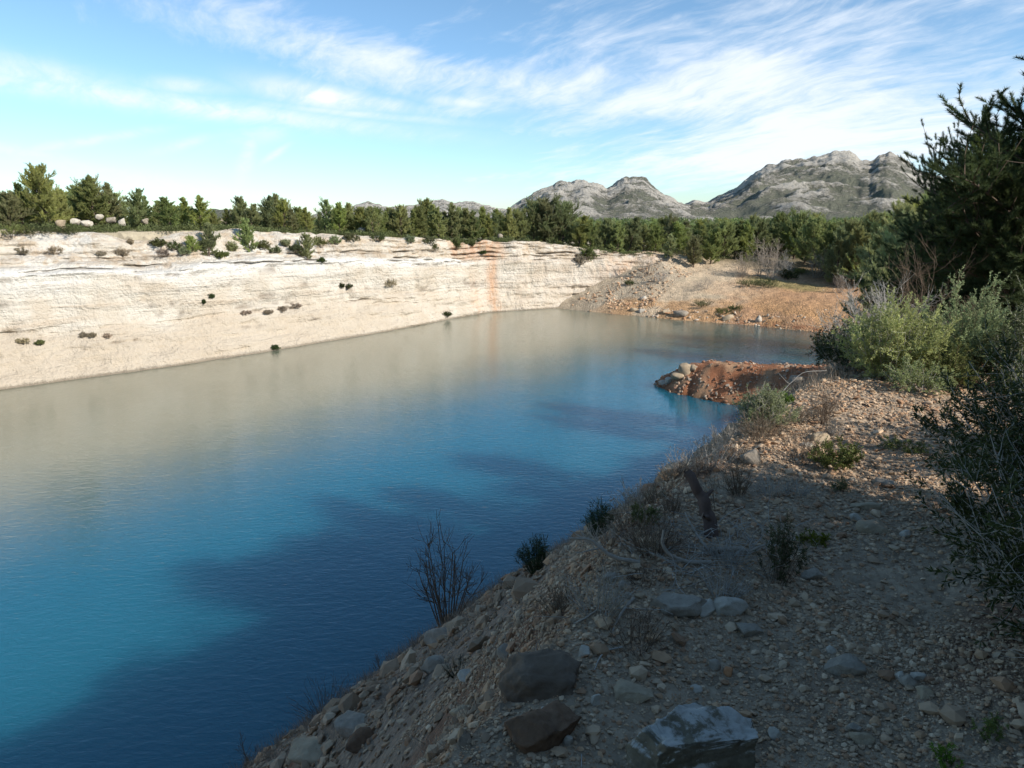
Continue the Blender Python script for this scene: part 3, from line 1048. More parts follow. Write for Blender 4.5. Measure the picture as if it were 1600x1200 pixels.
# close gravel of the path: full cover near the camera, thinner and coarser with distance
pts = []
for (u0, u1, w0, w1, dens, smin, smax) in ((.4, 3.2, -.7, 2.6, 3300, .011, .036), (.4, 3.4, -.7, 2.6, 8000, .005, .013), (2.8, 6.0, -.5, 3.4, 1900, .014, .045), (2.8, 6.0, -.5, 3.4, 3200, .008, .016), (6, 10.5, -.4, 3.2, 1300, .02, .055), (.4, 10, -.5, 3.2, 60, .05, .11),
                                           (10, 16, -.3, 5, 60, .05, .1)):
    n = int((u1 - u0) * (w1 - w0) * dens)
    u, w = rng.uniform(u0, u1, n), rng.uniform(w0, w1, n)
    s = smin + (smax - smin) * rng.rand(n) ** 2.6
    keep = rng.rand(n) < np.clip(.85 + .9 * fbm(u * .9, w * .9, 3.0, 3), .12, 1)
    pts.append(np.stack([u, w, s], -1)[keep])
pts = np.concatenate(pts)
P, N = surf(h_near, pts[:, 0], pts[:, 1])
vis, dep = visible(P)
P, N, s = P[vis], N[vis], pts[vis, 2]
print('gravel', len(P))
tag(link('gravel', scatter_stones('gravel', P, N, s, rng, 1)), 'grey and beige gravel covering the bank path', None, None, 'stuff')

# rubble of the steep slope
pts = []
for (u0, u1, w0, w1, dens, smin, smax) in ((-3, 8, 1.3, 6, 330, .025, .12), (-4, 20, 4, 14.5, 55, .05, .26), (-4, 20, 3, 14.5, 3.0, .25, .6), (20, 44, 3, 14.5, 14, .08, .35), (43, 54, 10, 24, 60, .06, .36)):
    n = int((u1 - u0) * (w1 - w0) * dens)
    u, w = rng.uniform(u0, u1, n), rng.uniform(w0, w1, n)
    s = smin + (smax - smin) * rng.rand(n) ** 3
    keep = (w > w_crest(u) + .05) & (rng.rand(n) < np.clip(.55 + 1.2 * fbm(u * .45, w * .45, 6.0, 3), .08, 1))
    pts.append(np.stack([u, w, s], -1)[keep])
pts = np.concatenate(pts)
P, N = surf(h_near, pts[:, 0], pts[:, 1])
vis, dep = visible(P)
vis &= P[:, 2] > -.15
red = (pts[:, 0] > 42) & (pts[:, 1] > 9)
v1, v2 = vis & ~red, vis & red
print('rubble', v1.sum(), v2.sum())
tag(link('rubble', scatter_stones('rubble', P[v1], N[v1], pts[v1, 2], rng, 1, PAL * .85)), 'loose broken stones on the steep lake bank', None, None, 'stuff')
tag(link('rubble', scatter_stones('rubble', P[v2], N[v2], pts[v2, 2], rng, 1, np.array([(.36, .2, .125), (.42, .29, .2), (.3, .15, .09), (.42, .34, .26)]))), 'rusty stones on the red earth spit', None, None, 'stuff')

# far shore stones and scree
pts = []
for (u0, u1, w0, w1, dens, smin, smax) in ((81, 84.5, 12, 57, 7, .12, .6), (83, 98, 43, 57, 8, .15, .7), (84, 104, 12, 45, .5, .1, .4), (90, 100, 38, 50, 1.5, .1, .35)):
    n = int((u1 - u0) * (w1 - w0) * dens)
    u, w = rng.uniform(u0, u1, n), rng.uniform(w0, w1, n)
    s = smin + (smax - smin) * rng.rand(n) ** 3.2
    keep = (w < wall_w(u) + .3) & (rng.rand(n) < np.clip(.5 + 1.3 * fbm(u * .3, w * .3, 4.0, 3), .05, 1))
    pts.append(np.stack([u, w, s], -1)[keep])
pts = np.concatenate(pts)
P, N = surf(h_front, pts[:, 0], pts[:, 1])
ok = P[:, 2] > -.1
gy = pts[:, 1] > 43
palf = np.array([(.46, .33, .22), (.5, .41, .31), (.4, .22, .12), (.56, .47, .37), (.36, .27, .19)])
tag(link('rubble', scatter_stones('rubble', P[ok & ~gy], N[ok & ~gy], pts[ok & ~gy, 2], rng, 1, palf)), 'ochre stones strewn over the far shore', None, None, 'stuff')
tag(link('scree', scatter_stones('scree', P[ok & gy], N[ok & gy], pts[ok & gy, 2], rng, 1, PAL * 1.15)), 'grey scree below the end of the rock wall', None, None, 'stuff')

# ------------------------------------------------------------------ pines


def pine_meshes(name, seed, H_, Rc, base=.12, limbs=46, tufts=9, needle=(.22, .045), dens=14, fol=PINE, top=1.0, droop=.0, ragged=.25, el0=.2, tup=.8):
    """returns (trunk mesh, crown mesh) of a pine H_ tall; needles are tufts of thin blades at the twig ends"""
    rng = np.random.RandomState(seed)
    tb = Tubes()
    tr = wander(rng, (0, 0, -.25), (rng.normal() * .05, rng.normal() * .05, 1), H_ * .97, 9, .035, .05)
    rad = np.linspace(H_ * .021, H_ * .004, len(tr))
    tb.add(tr, rad, 8)
    zt = tr[:, 2]
    BP, BD, BT = [], [], []

    def tuft(p, d, t):
        BP.append(p)
        BD.append(d)
        BT.append(t)
    lobes = rng.uniform(0, 6.28, 5), rng.uniform(.6, 1.25, 5)
    for i in range(limbs):
        f = base + (1 - base) * ((i + rng.rand()) / limbs) ** .9
        z = f * H_ * .97
        p0 = np.array([np.interp(z, zt, tr[:, j]) for j in range(3)])
        az = i * 2.4 + rng.normal() * .4
        x = (f - base) / (1 - base)
        pr = min(1, .62 + 1.6 * x) * (1 - x ** 1.6 * top) ** .75 + .15
        lob = 1 + ragged * math.sin(2 * az + lobes[0][i % 5])
        L = Rc * pr * lob * rng.uniform(.65, 1.12)
        el = el0 + .8 * x + rng.normal() * .15
        d = np.array([math.cos(az) * math.cos(el), math.sin(az) * math.cos(el), math.sin(el)])
        lp = wander(rng, p0, d, L, 6, .09, .07 - droop)
        tb.add(lp, np.linspace(H_ * .007, H_ * .0018, len(lp)), 4)
        tl = rng.uniform(.25, .75)
        nt = max(4, int(tufts * (.55 + L / Rc * .75)))
        for j in range(nt):
            g = 1 - .85 * (j / nt) * rng.uniform(.75, 1)
            q = np.array([np.interp(g * 6, np.arange(7), lp[:, m]) for m in range(3)])
            sd = d * .8 + rng.normal(size=3) * .6 + np.array([0, 0, tup])
            tw = wander(rng, q, sd, L * rng.uniform(.12, .38) + .025 * H_, 3, .15, .12)
            if j % 2 == 0:
                tb.add(tw, np.linspace(H_ * .002, H_ * .001, 4), 3)
            tuft(tw[-1], tw[-1] - tw[-2], tl + rng.normal() * .13)
            if rng.rand() < .8:
                tuft(tw[2], tw[2] - tw[1], tl + rng.normal() * .13)
            if rng.rand() < .8:
                tuft(tw[1], tw[2] - tw[1], tl + rng.normal() * .13)
    for j in range(16):
        q = tr[-1] - np.array([0, 0, H_ * .012 * j])
        tuft(q + rng.normal(size=3) * .05, np.array([rng.normal() * .4, rng.normal() * .4, 1]), .5)
    BP, BD, BT = np.array(BP), np.array(BD), np.clip(np.array(BT), 0, 1)
    BD = BD / (np.linalg.norm(BD, axis=1)[:, None] + 1e-9)
    n = len(BP)
    P = np.repeat(BP, dens, axis=0) - np.repeat(BD, dens, axis=0) * (rng.rand(n * dens) * needle[0] * 1.9)[:, None]
    D = np.repeat(BD, dens, axis=0) * .8 + rand_dirs(rng, n * dens) * .8 + np.array([0, 0, .3])
    T = np.repeat(BT, dens) + rng.normal(size=n * dens) * .05
    T = np.repeat(np.clip(T, 0, 1)[:, None], 3, axis=1)
    V, F, TT = blades(P, D, needle[0] * rng.uniform(.6, 1.15, n * dens), needle[1], rng, T)
    return tb.mesh(name + '_trunk', BARK), mesh_from(name + '_crown', V, [F], fol, TT, smooth=False)


ND = (.2, .03)
PV = [pine_meshes('pine', 11, 6.0, 1.7, .05, 74, 12, ND, 30, PINE),            # full cone
      pine_meshes('pine', 12, 6.0, 1.45, .06, 66, 11, ND, 28, PINE, ragged=.3),
      pine_meshes('pine', 13, 6.0, 2.0, .08, 80, 12, ND, 30, PINE, top=.85, ragged=.25),
      pine_meshes('pine', 14, 6.0, 1.2, .05, 58, 11, ND, 28, PINE, ragged=.35),
      pine_meshes('pine', 15, 6.0, 2.2, .18, 76, 13, ND, 30, PINE, top=.55, ragged=.3),   # round umbrella top
      pine_meshes('pine', 16, 6.0, 1.6, .10, 48, 9, ND, 22, PINE, ragged=.45)]             # thin, see-through
YV = [pine_meshes('young_pine', 31, 3.0, 1.0, .0, 46, 10, (.15, .03), 26, PINE),
      pine_meshes('young_pine', 32, 3.0, 1.4, .0, 48, 10, (.15, .03), 26, PINE, top=.8)]
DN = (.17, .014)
DV = [pine_meshes('dark_pine', 41, 6.5, 2.5, .03, 84, 16, DN, 46, PINE_SHADED, top=.75, ragged=.3, el0=.0, tup=.4),
      pine_meshes('dark_pine', 42, 6.5, 2.2, .03, 80, 15, DN, 44, PINE_SHADED, ragged=.3),
      pine_meshes('dark_pine', 43, 6.5, 2.8, .03, 88, 16, DN, 46, PINE_SHADED, top=.6, ragged=.3)]
NV = [pine_meshes('near_pine', 44, 6.5, 2.7, .03, 130, 26, (.12, .011), 115, PINE_SHADED, top=.75, ragged=.35, el0=-.05, tup=.35)]
PH = 6.0
_done = {}


def pine(var, idx, loc, h, label, group, rz, wide=1.0, name='pine_tree', H0=6.0):
    key = (id(var), idx)
    if key not in _done:
        o = thing(name, label, 'tree', loc, rz, group, (h / H0 * wide, h / H0 * wide, h / H0))
        tm, cm = var[idx]
        link('trunk', tm, o)
        link('crown', cm, o)
        _done[key] = o
        return o
    o = copy_tree(_done[key])
    o.location = [float(c) for c in loc]
    o.rotation_euler = (0, 0, rz)
    o.scale = (h / H0 * wide, h / H0 * wide, h / H0)
    tag(o, label, 'tree', group)
    return o


ORD = ['first', 'second', 'third', 'fourth', 'fifth', 'sixth', 'seventh', 'eighth', 'ninth', 'tenth', 'eleventh', 'twelfth', 'thirteenth', 'fourteenth', 'fifteenth',
       'sixteenth', 'seventeenth', 'eighteenth', 'nineteenth', 'twentieth', 'twenty-first', 'twenty-second', 'twenty-third', 'twenty-fourth', 'twenty-fifth', 'twenty-sixth', 'twenty-seventh', 'twenty-eighth',
       'twenty-ninth', 'thirtieth', 'thirty-first', 'thirty-second', 'thirty-third', 'thirty-fourth', 'thirty-fifth', 'thirty-sixth', 'thirty-seventh', 'thirty-eighth', 'thirty-ninth', 'fortieth']
rt = random.Random(5)
# (photo column of the tip, photo row of the tip, how far behind the rim line, variant, width, description)
RIM = [(-14, 300, 72, 0, 1.2, 'broad pine cut by the left edge of the photo on the cliff rim'),
       (8, 305, 71, 2, 1.1, 'wide olive green pine at the left end of the rim, before taller ones'),
       (28, 287, 74, 1, 1.1, 'pine with a thin bare tip standing left of the tallest rim pine'),
       (62, 267, 72, 2, .95, 'tallest pine on the cliff rim, above the rounded tan boulder'),
       (79, 279, 75, 3, 1.0, 'slim pine close behind the tallest rim pine'),
       (94, 296, 74, 1, 1.1, 'bushy pine just right of the tallest rim pine'),
       (113, 295, 77, 5, 1.1, 'thin see-through pine behind the white wedge boulder'),
       (124, 284, 76, 5, 1.2, 'feathery blue green pine above the white boulders'),
       (138, 276, 75, 1, 1.2, 'high blue green pine in the middle of the feathery group'),
       (151, 279, 77, 5, 1.0, 'feathery pine at the right of the high blue green one'),
       (167, 287, 76, 1, 1.1, 'dark feathery pine above the slanting grey slab'),
       (182, 302, 78, 5, 1.2, 'short thin pine between the feathery group and a dense pine'),
       (208, 297, 72, 0, .95, 'dense conical pine right of the upright white block'),
       (224, 306, 76, 3, 1.1, 'slim pine peeping out behind the dense conical one'),
       (243, 313, 75, 3, 1.2, 'small slim pine in a gap left of a broad low pine'),
       (263, 310, 69, 0, 1.2, 'broad low bright pine standing at the dip of the rim'),
       (283, 308, 73, 3, 1.1, 'narrow dark pine behind the broad low bright one'),
       (310, 306, 70, 1, 1.2, 'dark pointed pine at the right of the rim dip'),
       (330, 334, 74, 2, 1.0, 'low round pine before the layered rock outcrop'),
       (372, 312, 76, 2, .9, 'pine with a spreading top behind the young pine on the ledge'),
       (388, 320, 72, 0, 1.2, 'wide based pine right beside the spreading one'),
       (412, 308, 74, 0, .95, 'left one of the twin peaked pines mid rim'),
       (431, 304, 76, 1, 1.1, 'right and higher one of the twin peaked pines mid rim'),
       (442, 316, 73, 2, .9, 'full pine at the right foot of the twin peaked pines'),
       (457, 326, 70, 3, 1.3, 'slender pine in front of the twin peaked pines'),
       (476, 325, 69, 1, 1.1, 'pine on the rim above the round ledge bush'),
       (505, 312, 75, 5, 1.0, 'lone thin pine with sky on both sides of its tip'),
       (528, 317, 73, 1, 1.1, 'pine with a sharp tip right of the lone thin pine'),
       (545, 318, 74, 1, 1.2, 'second sharp tipped pine right of the lone thin pine'),
       (562, 328, 72, 2, 1.0, 'round pine below the pale distant ridge')]
for i, (x, yt, w0, v, wd, l) in enumerate(RIM):
    p, t = at_w(x, yt, w0 + rt.uniform(-.4, .4))
    u0, w1 = uw(p[0], p[1])
    g = H(u0, w1)
    pine(PV, v, (p[0], p[1], g), p[2] - g, l, 'pines along the cliff rim', rt.uniform(0, 6.28), wd * 1.2)
for x in range(-10, 575, 17):                     # smaller pines filling in behind
    x += rt.uniform(-6, 6)
    yt = np.interp(x, [0, 60, 140, 200, 330, 420, 570], [308, 300, 302, 318, 336, 325, 332]) + rt.uniform(-4, 10)
    p, t = at_w(x, yt, rt.uniform(77, 86))
    u0, w1 = uw(p[0], p[1])
    g = H(u0, w1)
    pine(PV, rt.choice([0, 1, 2, 3]), (p[0], p[1], g), max(2.5, p[2] - g), 'smaller pine in the gaps behind the first row on the cliff rim', 'smaller pines behind the cliff rim', rt.uniform(0, 6.28), rt.uniform(1.1, 1.4))
i = 0
for x in range(574, 796, 10):                     # the close hedge of pines along the middle of the rim
    x += rt.uniform(-3, 3)
    yt = 330 + rt.uniform(-7, 7) - (6 if 600 < x < 720 else 0)
    p, t = at_w(x, yt, (68.5 if i % 3 else 71.5) + rt.uniform(-1, 1) - max(0, x - 700) * .02)
    u0, w1 = uw(p[0], p[1])
    g = H(u0, w1)
    pine(PV, rt.choice([0, 1, 2, 3]), (p[0], p[1], g), max(3.2, p[2] - g),
         f'{ORD[i]} pine from the left in the close hedge below the distant grey ridge', 'pines along the cliff rim', rt.uniform(0, 6.28), rt.uniform(1.0, 1.25))
    i += 1
for i, (x, yb, yt, idx, l) in enumerate([(327, 404, 357, 0, 'young bright green pine rooted on the cliff ledge below the rim'),
                                         (302, 398, 376, 1, 'small pine bush on the ledge left of the young bright pine'),
                                         (390, 396, 350, 0, 'young dark pine leaning over the cliff edge by the white rocks'),
                                         (480, 408, 376, 1, 'round dense pine bush clinging to the upper cliff face')]):
    p, t, n = hit(x, yb - 4)
    pine(YV, idx, p - np.array([0, 0, .1]), px_size(yb - yt, t) * 1.05, l, 'young pines on the cliff ledge', rt.uniform(0, 6.28), 1.15 if idx else .95, 'young_pine', 3.0)

# the forest round the end of the lake: edge trees first, then the mass behind
EDGE = [(792, 342, 83, 62.5, 2), (812, 336, 86, 63, 4), (834, 326, 88, 62, 4), (858, 323, 90, 61, 4), (880, 327, 91, 59.5, 4), (903, 339, 92, 58, 0), (922, 344, 93, 57, 1), (945, 343, 95, 56.5, 0), (966, 346, 96, 55, 1),
        (984, 341, 99, 54, 0), (1008, 350, 101, 52.5, 1), (1027, 352, 102, 51, 0), (1048, 366, 99.5, 46.8, 1), (1066, 348, 106, 48, 0), (1086, 372, 101, 43.5, 2), (1100, 352, 108, 46, 1), (1113, 358, 105, 41.5, 0), (1134, 350, 110, 42, 2),
        (1152, 346, 114, 42, 0), (1170, 352, 113, 39.5, 1), (1188, 346, 119, 40, 2), (1206, 350, 121, 38.5, 0), (1226, 338, 124, 38, 2), (1246, 344, 122, 35, 0), (1262, 350, 118, 31.5, 1), (1280, 346, 116, 29, 2), (1298, 350, 112, 26, 0), (1314, 356, 104, 22, 1),
        (1330, 352, 108, 21.5, 2)]
for i, (x, yt, u0, w0, v) in enumerate(EDGE):
    d = ray(x, yt)
    # stand on the column's own bearing, at the row's depth
    t = u0 / (UX * d[0] + UY * d[1])
    p = d * t + np.array([0, 0, EYE])
    u1, w1 = uw(p[0], p[1])
    g = H(u1, w1)
    pine(PV, v, (p[0], p[1], g), max(3.0, p[2] - g), f'{ORD[i]} pine from the left along the front edge of the forest beyond the lake', 'pines at the front edge of the forest', rt.uniform(0, 6.28), rt.uniform(1.15, 1.4))
n = 0
for u0 in (98, 103, 108, 114, 121, 129, 138, 148):
    for x in np.arange(800, 1440, 3.1 * FPX / u0 * 1.12):
        xx = x + rt.uniform(-9, 9)
        d = ray(xx, 352)
        t = (u0 + rt.uniform(-2.2, 2.2)) / (UX * d[0] + UY * d[1])
        p = d * t
        u1, w1 = uw(p[0], p[1])
        if w1 > 72 or (u1 < 99 and w1 < wall_w(u1) + 3) or w1 < 2:
            continue
        if u1 < np.interp(w1, [8, 18, 25, 35, 41, 46, 52, 58], [100, 108, 121, 124, 112, 106, 104, 97]):
            continue
        g = H(u1, w1)
        yt = 352 + rt.uniform(-7, 7) - 8 * max(0, 1 - abs(xx - 840) / 70) - (10 * rt.random() if xx > 1180 else 0)
        h = (EYE - (ray(xx, yt)[2] * -1) * t) - g
        pine(PV, rt.choice([0, 0, 1, 1, 2, 3, 4]), (p[0], p[1], g), min(9, max(3.5, h)), 'green pine in the mass of the forest behind its front edge', 'pines massed in the forest beyond the lake', rt.uniform(0, 6.28), rt.uniform(1.0, 1.25))
        n += 1
print('forest', n)

# right bank: dark trees against the light
RB = [(1690, 15, 190, 9, 1.35, 'huge dark pine at the right edge of the photo, its top lit by the sun'),
      (1622, 17.5, 290, 9, 1.2, 'dark round pine before the huge one at the right edge'),
      (1572, 20, 246, 9, .9, 'dark pine with a separate tufted top against the clouds, left of the huge one'),
      (1532, 23, 292, 0, 1.0, 'dark pine whose ragged top hides the end of the mountain slope'),
      (1500, 28, 318, 0, 1.0, 'dark pine at the lower end of the mountain slope, left of the ragged one'),
      (1432, 37, 338, 1, 1.1, 'shaded pine with some sunlit boughs right of the far clearing'),
      (1470, 40, 320, 2, 1.0, 'shaded pine behind the sunlit boughs on the near bank'),
      (1407, 60, 342, 0, 1.0, 'pine overhanging the shaded end of the red terrace'),
      (1384, 67, 355, 1, 1.1, 'pine at the back corner of the lake'),
      (1358, 104, 358, 0, 1.0, 'conical pine behind the grey upright bare bush'),
      (1340, 109, 352, 1, 1.0, 'conical pine closing the clearing at its right'),
      (1425, 72, 330, 2, .9, 'tall shaded pine rising behind the others on the right bank'),
      (1398, 106, 336, 0, 1.0, 'tall sun tipped pine on the slope right of the mountain foot'),
      (1372, 113, 340, 2, 1.0, 'tallest pine beside the mountain foot at the back of the right bank'),
      (1450, 62, 325, 0, 1.1, 'broad pine filling the gap between the near bank pines')]
for (px_, u0, yt, v, wd, l) in RB:
    d = ray(px_, yt)
    t = u0 / (UX * d[0] + UY * d[1])
    p = d * t + np.array([0, 0, EYE])
    u1, w1 = uw(p[0], p[1])
    g = H(u1, w1)
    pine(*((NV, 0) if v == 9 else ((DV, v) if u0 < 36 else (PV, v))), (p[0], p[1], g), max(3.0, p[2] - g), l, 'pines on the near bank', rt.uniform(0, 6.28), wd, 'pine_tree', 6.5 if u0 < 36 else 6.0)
# the wood on the sun side of the path, beside and behind the photographer: it shades the bank
for k, (u0, w0, h) in enumerate([(-14, -5, 5.4), (-10.5, -6, 5.8), (-7.5, -5, 4.8), (-4.5, -6, 5.6), (-1.8, -5.2, 5.2), (.2, -5.8, 5.0), (2.0, -5, 4.9), (4.0, -5.2, 4.7), (3.2, -7.5, 5.2), (-3, -8, 5.4), (-8.5, -8, 5.6),
                                 (-12, -9.5, 6), (-6, -9.5, 5.8), (0, -9, 5.4), (2.6, -9.5, 5.0),
                                 (16.5, -6, 5.0), (21, -5, 4.6), (27, -5, 4.8), (33, -3.5, 4.4), (40.5, -2, 4.4), (61, 1, 6), (-18, -6, 6), (48.3, 5, 3.2), (51.3, 5.5, 3.4)]):
    x, y = xy(u0, w0)
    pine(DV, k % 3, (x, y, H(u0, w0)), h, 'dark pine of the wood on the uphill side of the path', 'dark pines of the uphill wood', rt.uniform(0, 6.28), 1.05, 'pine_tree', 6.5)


# ------------------------------------------------------------------ shrubs and other plants
def shrub_meshes(name, seed, Rw, Hh, stems=26, sub=5, leaf=(.03, .009), per=26, fol=SHRUBG, wood=TWIG, r0=.006, bare=0.0, up=.08, spread=1.0, kind='leaf', wig=.16, k=4, sub2=0, leafstart=.35):
    """returns (stems mesh, foliage mesh or None)"""
    rng = np.random.RandomState(seed)
    tb = Tubes()
    LP, LD, LT = [], [], []
    for i in range(stems):
        az = rng.uniform(0, 6.28)
        rr = math.sqrt(rng.rand()) * spread
        top = np.array([math.cos(az) * rr * Rw, math.sin(az) * rr * Rw, Hh * (1 - .55 * rr ** 2) * rng.uniform(.7, 1.08)])
        p0 = np.array([math.cos(az) * rr * Rw * .22, math.sin(az) * rr * Rw * .22, -.03])
        d = top - p0
        L = np.linalg.norm(d)
        st = wander(rng, p0, d + np.array([0, 0, .1 * L]), L, 7, wig * .6, up * .3)
        tb.add(st, np.linspace(r0, r0 * .35, len(st)), k)
        isb = rng.rand() < bare
        tl = rng.uniform(.25, .75)
        for j in range(sub):
            g = rng.uniform(leafstart, 1.0)
            q = np.array([np.interp(g * 7, np.arange(8), st[:, m]) for m in range(3)])
            d2 = (st[-1] - st[0]) / L + rng.normal(size=3) * .75
            tw = wander(rng, q, d2, L * rng.uniform(.18, .42) * (1.25 - g * .5), 5, wig, up)
            tb.add(tw, np.linspace(r0 * .45, r0 * .18, len(tw)), 3)
            twl = [tw]
            for s2 in range(sub2):
                q2 = tw[rng.randint(1, 5)]
                t2 = wander(rng, q2, tw[-1] - tw[0] + rng.normal(size=3) * .6 * L * .2, L * rng.uniform(.08, .18), 3, wig, up)
                tb.add(t2, np.linspace(r0 * .25, r0 * .12, len(t2)), 3)
                twl.append(t2)
            if not isb:
                for tx in twl:
                    mcount = per if tx is tw else per // 2
                    a = rng.rand(mcount) * (len(tx) - 1)
                    i0 = np.minimum(a.astype(int), len(tx) - 2)
                    fr = (a - i0)[:, None]
                    LP.append(tx[i0] * (1 - fr) + tx[i0 + 1] * fr)
                    LD.append((tx[i0 + 1] - tx[i0]) / (np.linalg.norm(tx[i0 + 1] - tx[i0], axis=1)[:, None] + 1e-9) * .7 + rand_dirs(rng, mcount) * .8)
                    LT.append(np.full(mcount, tl + rng.normal() * .1))
    fm = None
    if LP and fol is not None:
        LP, LD, LT = np.concatenate(LP), np.concatenate(LD), np.concatenate(LT)
        LT = np.clip(LT + rng.normal(size=len(LT)) * .08, 0, 1)
        fn = blades if kind == 'needle' else leaves
        V, F, TT = fn(LP, LD, leaf[0] * rng.uniform(.6, 1.2, len(LP)), leaf[1], rng, np.repeat(LT[:, None], 3, axis=1))
        fm = mesh_from(name + '_foliage', V, [F], fol, TT, smooth=False)
    return tb.mesh(name + '_stems', wood), fm


def plant(name, label, cat, p, ms, rz=0.0, group=None, scale=1.0):
    if ms[1] is None:
        o = link(name, ms[0], None, p, rz, scale)
        return tag(o, label, cat, group)
    o = thing(name, label, cat, p, rz, group, (scale,) * 3)
    link('stems', ms[0], o)
    link('foliage', ms[1], o)
    return o


def at_uw(u, w, dz=0):
    x, y = xy(u, w)
    return np.array([x, y, H(u, w) + dz])


# dark shrubs along the right of the path
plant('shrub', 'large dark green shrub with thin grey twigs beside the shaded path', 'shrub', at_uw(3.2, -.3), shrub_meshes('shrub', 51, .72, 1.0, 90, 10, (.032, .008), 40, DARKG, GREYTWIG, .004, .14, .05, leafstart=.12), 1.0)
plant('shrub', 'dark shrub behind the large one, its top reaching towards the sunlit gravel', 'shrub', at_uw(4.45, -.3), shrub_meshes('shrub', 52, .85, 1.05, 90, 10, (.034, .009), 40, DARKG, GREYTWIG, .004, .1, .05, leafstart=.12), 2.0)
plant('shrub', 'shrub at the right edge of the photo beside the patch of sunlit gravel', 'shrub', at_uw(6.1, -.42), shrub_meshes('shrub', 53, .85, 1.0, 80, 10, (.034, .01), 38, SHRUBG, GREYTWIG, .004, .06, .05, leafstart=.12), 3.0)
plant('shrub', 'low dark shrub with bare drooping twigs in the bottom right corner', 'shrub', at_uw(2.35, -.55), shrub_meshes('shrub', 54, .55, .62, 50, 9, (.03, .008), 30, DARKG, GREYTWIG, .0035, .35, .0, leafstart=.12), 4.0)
# sunlit shrubs past the gravel
plant('shrub', 'sunlit pale green shrub at the brink, nearest the water, with grey dead branches on top', 'shrub', at_uw(8.6, 1.42), shrub_meshes('shrub', 61, .66, .85, 90, 9, (.034, .010), 44, PALEG, GREYTWIG, .004, .08, .06, leafstart=.15), .5)
plant('shrub', 'sunlit shrub with an upright leafy spike in the middle of the sunlit row', 'shrub', at_uw(9.2, .78), shrub_meshes('shrub', 62, .72, 1.05, 90, 9, (.034, .010), 44, PALEG, TWIG, .004, .04, .1, leafstart=.15), 1.4)
plant('shrub', 'sunlit olive shrub at the right edge of the photo, end of the sunlit row', 'shrub', at_uw(9.0, .05), shrub_meshes('shrub', 63, .7, .95, 80, 9, (.034, .010), 42, SHRUBG, GREYTWIG, .004, .06, .06, leafstart=.15), 2.4)
plant('shrub', 'small yellow green shrub glowing in front of the sunlit row', 'shrub', at_uw(8.35, .85), shrub_meshes('shrub', 64, .26, .46, 36, 7, (.028, .01), 30, YELLOWG, TWIG, .003, .0, .1), 0)
plant('shrub', 'low grey green shrub spreading on the gravel before the sunlit row', 'shrub', at_uw(7.95, 1.05), shrub_meshes('shrub', 65, .4, .3, 40, 7, (.024, .008), 28, PALEG, GREYTWIG, .003, .1, .03), 0)
plant('dead_shrub', 'tangle of grey leafless branches sticking out over the sunlit shrub towards the lake', 'dead shrub', at_uw(9.5, 1.68), shrub_meshes('shrub', 66, .85, 1.12, 30, 9, wood=GREYTWIG, r0=.007, fol=None, bare=1, sub2=6, wig=.2), .3)
plant('dead_shrub', 'grey brown leafless bush between the sunlit shrubs and the dark pines', 'dead shrub', at_uw(11.2, 1.6), shrub_meshes('shrub', 67, .8, 1.45, 24, 8, wood=TWIG, r0=.007, fol=None, bare=1, sub2=4), .3)
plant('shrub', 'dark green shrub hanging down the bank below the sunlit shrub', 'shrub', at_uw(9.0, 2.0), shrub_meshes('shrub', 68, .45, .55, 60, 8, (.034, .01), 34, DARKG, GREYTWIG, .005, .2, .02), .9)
# brink shrubs
p, t, n = hit(1205, 690)
p = at_uw(5.75, 1.86)
plant('shrub', 'small pale shrub with grey dead lower twigs on the brink against the water', 'shrub', p, shrub_meshes('shrub', 71, .27, .34, 90, 8, (.026, .006), 22, PALEG, GREYTWIG, .003, .3, .12, kind='needle'), .2)
plant('shrub', 'fresh green tuft on the brink at the edge of the sunlit gravel', 'shrub', at_uw(6.7, 2.0), shrub_meshes('shrub', 72, .13, .17, 16, 5, (.022, .006), 18, BRIGHTG, TWIG, .002, 0, .1), .2)
plant('shrub', 'second smaller green tuft on the brink beside the pale shrub', 'shrub', at_uw(6.35, 2.05), shrub_meshes('shrub', 73, .11, .13, 14, 5, (.022, .006), 18, PALEG, TWIG, .002, 0, .1), .7)
p, t, n = hit(1305, 732)
plant('shrub', 'low green shrub on the shaded gravel right of the brink', 'shrub', p, shrub_meshes('shrub', 74, .19, .2, 34, 6, (.02, .007), 22, SHRUBG, TWIG, .002, .05, .05), .2)
p, t, n = hit(1314, 770)
plant('shrub', 'tiny brown green plant just below the low green shrub', 'plant', p, shrub_meshes('shrub', 75, .07, .09, 14, 4, (.014, .004), 14, SHRUBG, TWIG, .0015, .1, .05), .2)
p, t, n = hit(1415, 704)
plant('shrub', 'flat green mat of leaves on the path at the shadow edge', 'plant', p, shrub_meshes('shrub', 76, .2, .09, 24, 5, (.018, .005), 18, SHRUBG, TWIG, .0018, .1, .02), .2)
p, t, n = hit(1216, 908)
plant('shrub', 'upright dark green shrub with long thin stalks beside the dead branches', 'shrub', p, shrub_meshes('shrub', 77, .14, .30, 40, 4, (.02, .0035), 20, DARKG, TWIG, .0018, .15, .12, kind='needle', wig=.08), .2)
p, t, n = hit(1006, 822)
plant('plant', 'leafy green plant on the brink left of the broken trunk', 'plant', p, shrub_meshes('shrub', 78, .16, .17, 24, 4, (.03, .009), 16, SHRUBG, TWIG, .002, 0, .1), .2, None, max(.6, t / 6))
